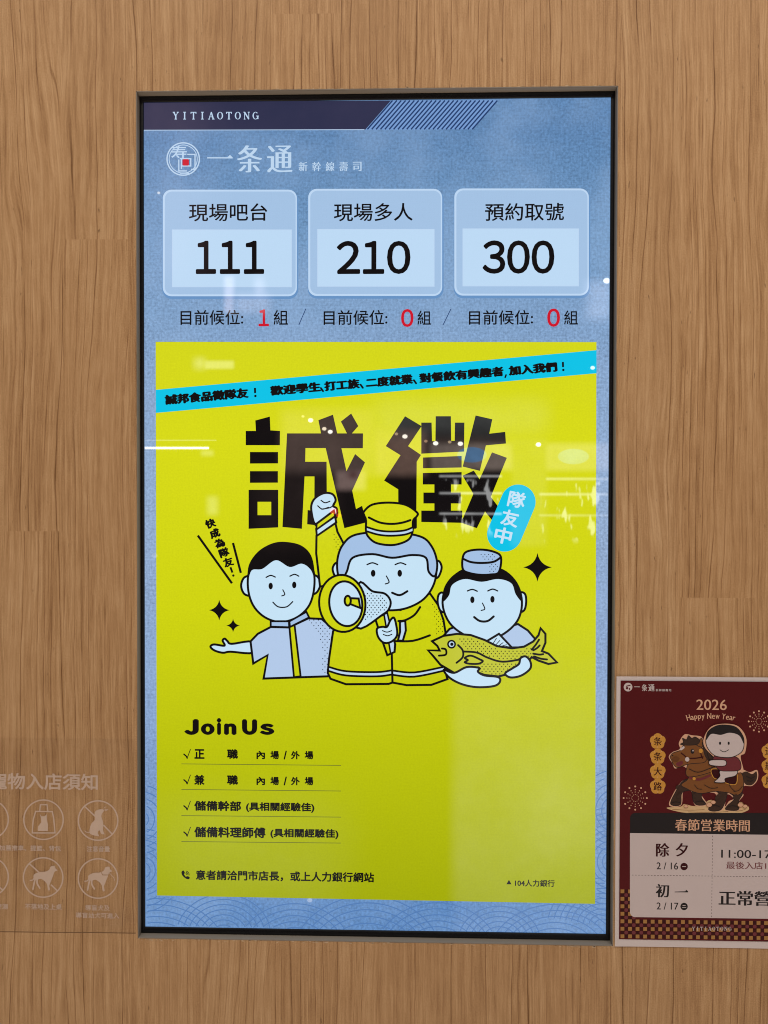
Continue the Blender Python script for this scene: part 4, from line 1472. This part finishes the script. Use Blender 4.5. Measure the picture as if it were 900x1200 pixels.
# ------------------------------------------------------------------ pet notice on clear film at the left
deco = at(70, 1093, 0.0)
sticker = empty('pet_notice_sticker', (deco.x, -.0002, deco.z))
tag(sticker, 'clear film sticker with pale pet rules and round dog icons, left of the screen', 'sticker')
YF = -.0002
mt, n, b = principled('clear_film')
b.inputs['Base Color'].default_value = (0.50, 0.44, 0.37, 1)
b.inputs['Roughness'].default_value = 0.35
tr = n.new('ShaderNodeBsdfTransparent')
tr.inputs[0].default_value = (.965, .96, .955, 1)
mx = n.new('ShaderNodeMixShader')
tcn = n.new('ShaderNodeTexCoord').outputs['Object']
n.put(mx.inputs[0], n.m('ADD', 0.012, n.m('MULTIPLY', n.sstep(n.noise(tcn, 22.0, 4.0, .6), .45, .75), 0.05)))
n.t.links.new(tr.outputs[0], mx.inputs[1])
n.t.links.new(b.outputs[0], mx.inputs[2])
n.t.links.new(mx.outputs[0], n.t.nodes['Material Output'].inputs[0])
FILM = mt
VIN = matte('pale_vinyl', (0.62, 0.465, 0.37), .6, .2, True, .22, 90)
EDGE = matte('film_edge_dirt', (0.20, 0.115, 0.06), .7, .2, True, .3, 200)
fa, fb = at(159.0, 1092.8, YF), at(159.0, 866, YF)
xl = at(-110, 1000, YF).x
V_ = [Vector((xl, YF, fa.z)), Vector((fa.x, YF, fa.z)), Vector((fa.x, YF, fb.z)), Vector((xl, YF, fb.z))]
link_mesh('film', V_, [[0, 1, 2, 3]], [0], [FILM], sticker, Vector((deco.x, YF, deco.z)))
c = Print(YF, 3)
c.stroke([(-100, 1091.2), (-50, 1092.0), (0, 1091.8), (60, 1092.6), (110, 1092.8), (159, 1093.6)], .8, EDGE, False, False)
c.build('film_edge', sticker)
YV = YF - .00015
c = Print(YV, 0)
c.text('寵物入店須知', -12.4, 906, 114.6, 925.6, VIN, BOLD[22])
c.build('sticker_title', sticker)


def icon(cx, cy, slash=None):
    c = Print(YV, 0)
    c.fill(ell(cx, cy, 23.9, 23.9, 0, 64), VIN, [ell(cx, cy, 22.3, 22.3, 0, 64)])
    for s_ in slash or ():
        c.lvl += .5
        c.stroke(s_, 1.7, VIN, False, False)
    return c


q = Z(0, 895, 11.25)
c = icon(51, 960.6)
c.stroke(q([(470, 628), (690, 632), (708, 720), (725, 912), (425, 912), (438, 740)]), 1.5, VIN, True)
c.stroke(q([(524, 628), (532, 540), (620, 540), (632, 630)]), 1.4, VIN)
c.fill(q([(525, 662), (548, 692), (590, 692), (615, 662), (618, 740), (634, 810), (630, 888), (500, 886), (500, 830), (545, 770), (540, 715)]), VIN)
c.build('pictogram', sticker)
q = Z(80, 890, 10)
c = icon(114.9, 961.6, [q([(192, 550), (318, 668)]), q([(412, 768), (512, 872)])])
c.fill(curve(q([(310, 625), (340, 592), (405, 582), (416, 605), (392, 642), (390, 680), (410, 740), (408, 820), (418, 862), (430, 876), (388, 872), (366, 830), (345, 860), (362, 896), (330, 896), (258, 872), (250, 820), (272, 750), (312, 705)]), 3), VIN)
c.stroke(curve(q([(262, 852), (215, 852), (195, 836)]), 4, False), .9, VIN)
for a_ in ([(418, 572), (436, 556)], [(424, 590), (466, 582)], [(430, 598), (455, 600)]):
    c.stroke(q(a_), .7, VIN)
c.build('pictogram', sticker)
q = Z(0, 990, 6)


def dog(c, dx, dy):
    s = lambda pts: q([(x + dx, y + dy) for (x, y) in pts])
    c.fill(curve(s([(238, 210), (275, 192), (320, 188), (345, 175), (358, 152), (384, 148), (390, 165), (404, 180), (384, 190), (372, 222), (358, 258), (347, 288), (352, 316), (338, 318), (328, 272), (290, 240), (262, 246), (240, 240)]), 4), VIN)
    for a_ in ([(250, 230), (240, 270), (232, 312)], [(262, 240), (262, 272), (280, 304)]):
        c.stroke(curve(s(a_), 4, False), 1.9, VIN)
    c.stroke(curve(s([(242, 225), (232, 246), (212, 250)]), 4, False), 1.2, VIN)


c = icon(50.6, 1028.3, [q([(206, 132), (272, 192)]), q([(358, 280), (406, 326)])])
dog(c, 0, 0)
c.build('pictogram', sticker)
c = icon(114.9, 1029.5)
dog(c, 384, 6)
c.stroke(q([(714, 196), (722, 212), (756, 212)]), .8, matte('pictogram_gap', (0.34, 0.19, 0.09), .6, .3, True))
c.stroke(q([(768, 196), (800, 230), (806, 250)]), .7, VIN)
c.build('pictogram', sticker)
c = icon(-13.4, 960.2)
c.build('pictogram', sticker)
c = icon(-13.4, 1027.4, [[(-29.5, 1011.5), (3, 1043)]])
c.build('pictogram', sticker)
for (s_, bx) in (('加蓋推車、提籃、背包', (-.8, 990.6, 71.4, 997.2)), ('注意音量', (101.6, 991.4, 128.9, 998.2)), ('不可隨地便溺', (-35, 1058.8, 9.2, 1065.4)),
                 ('不落地及上桌', (29.2, 1059, 72.4, 1066)), ('導盲犬及', (100, 1060.4, 128.6, 1067.2)), ('導盲幼犬可進入', (88.8, 1069.4, 139.8, 1076.2))):
    c = Print(YV, 0)
    c.text(s_, *bx, VIN, BOLD[22])
    c.build('caption', sticker)
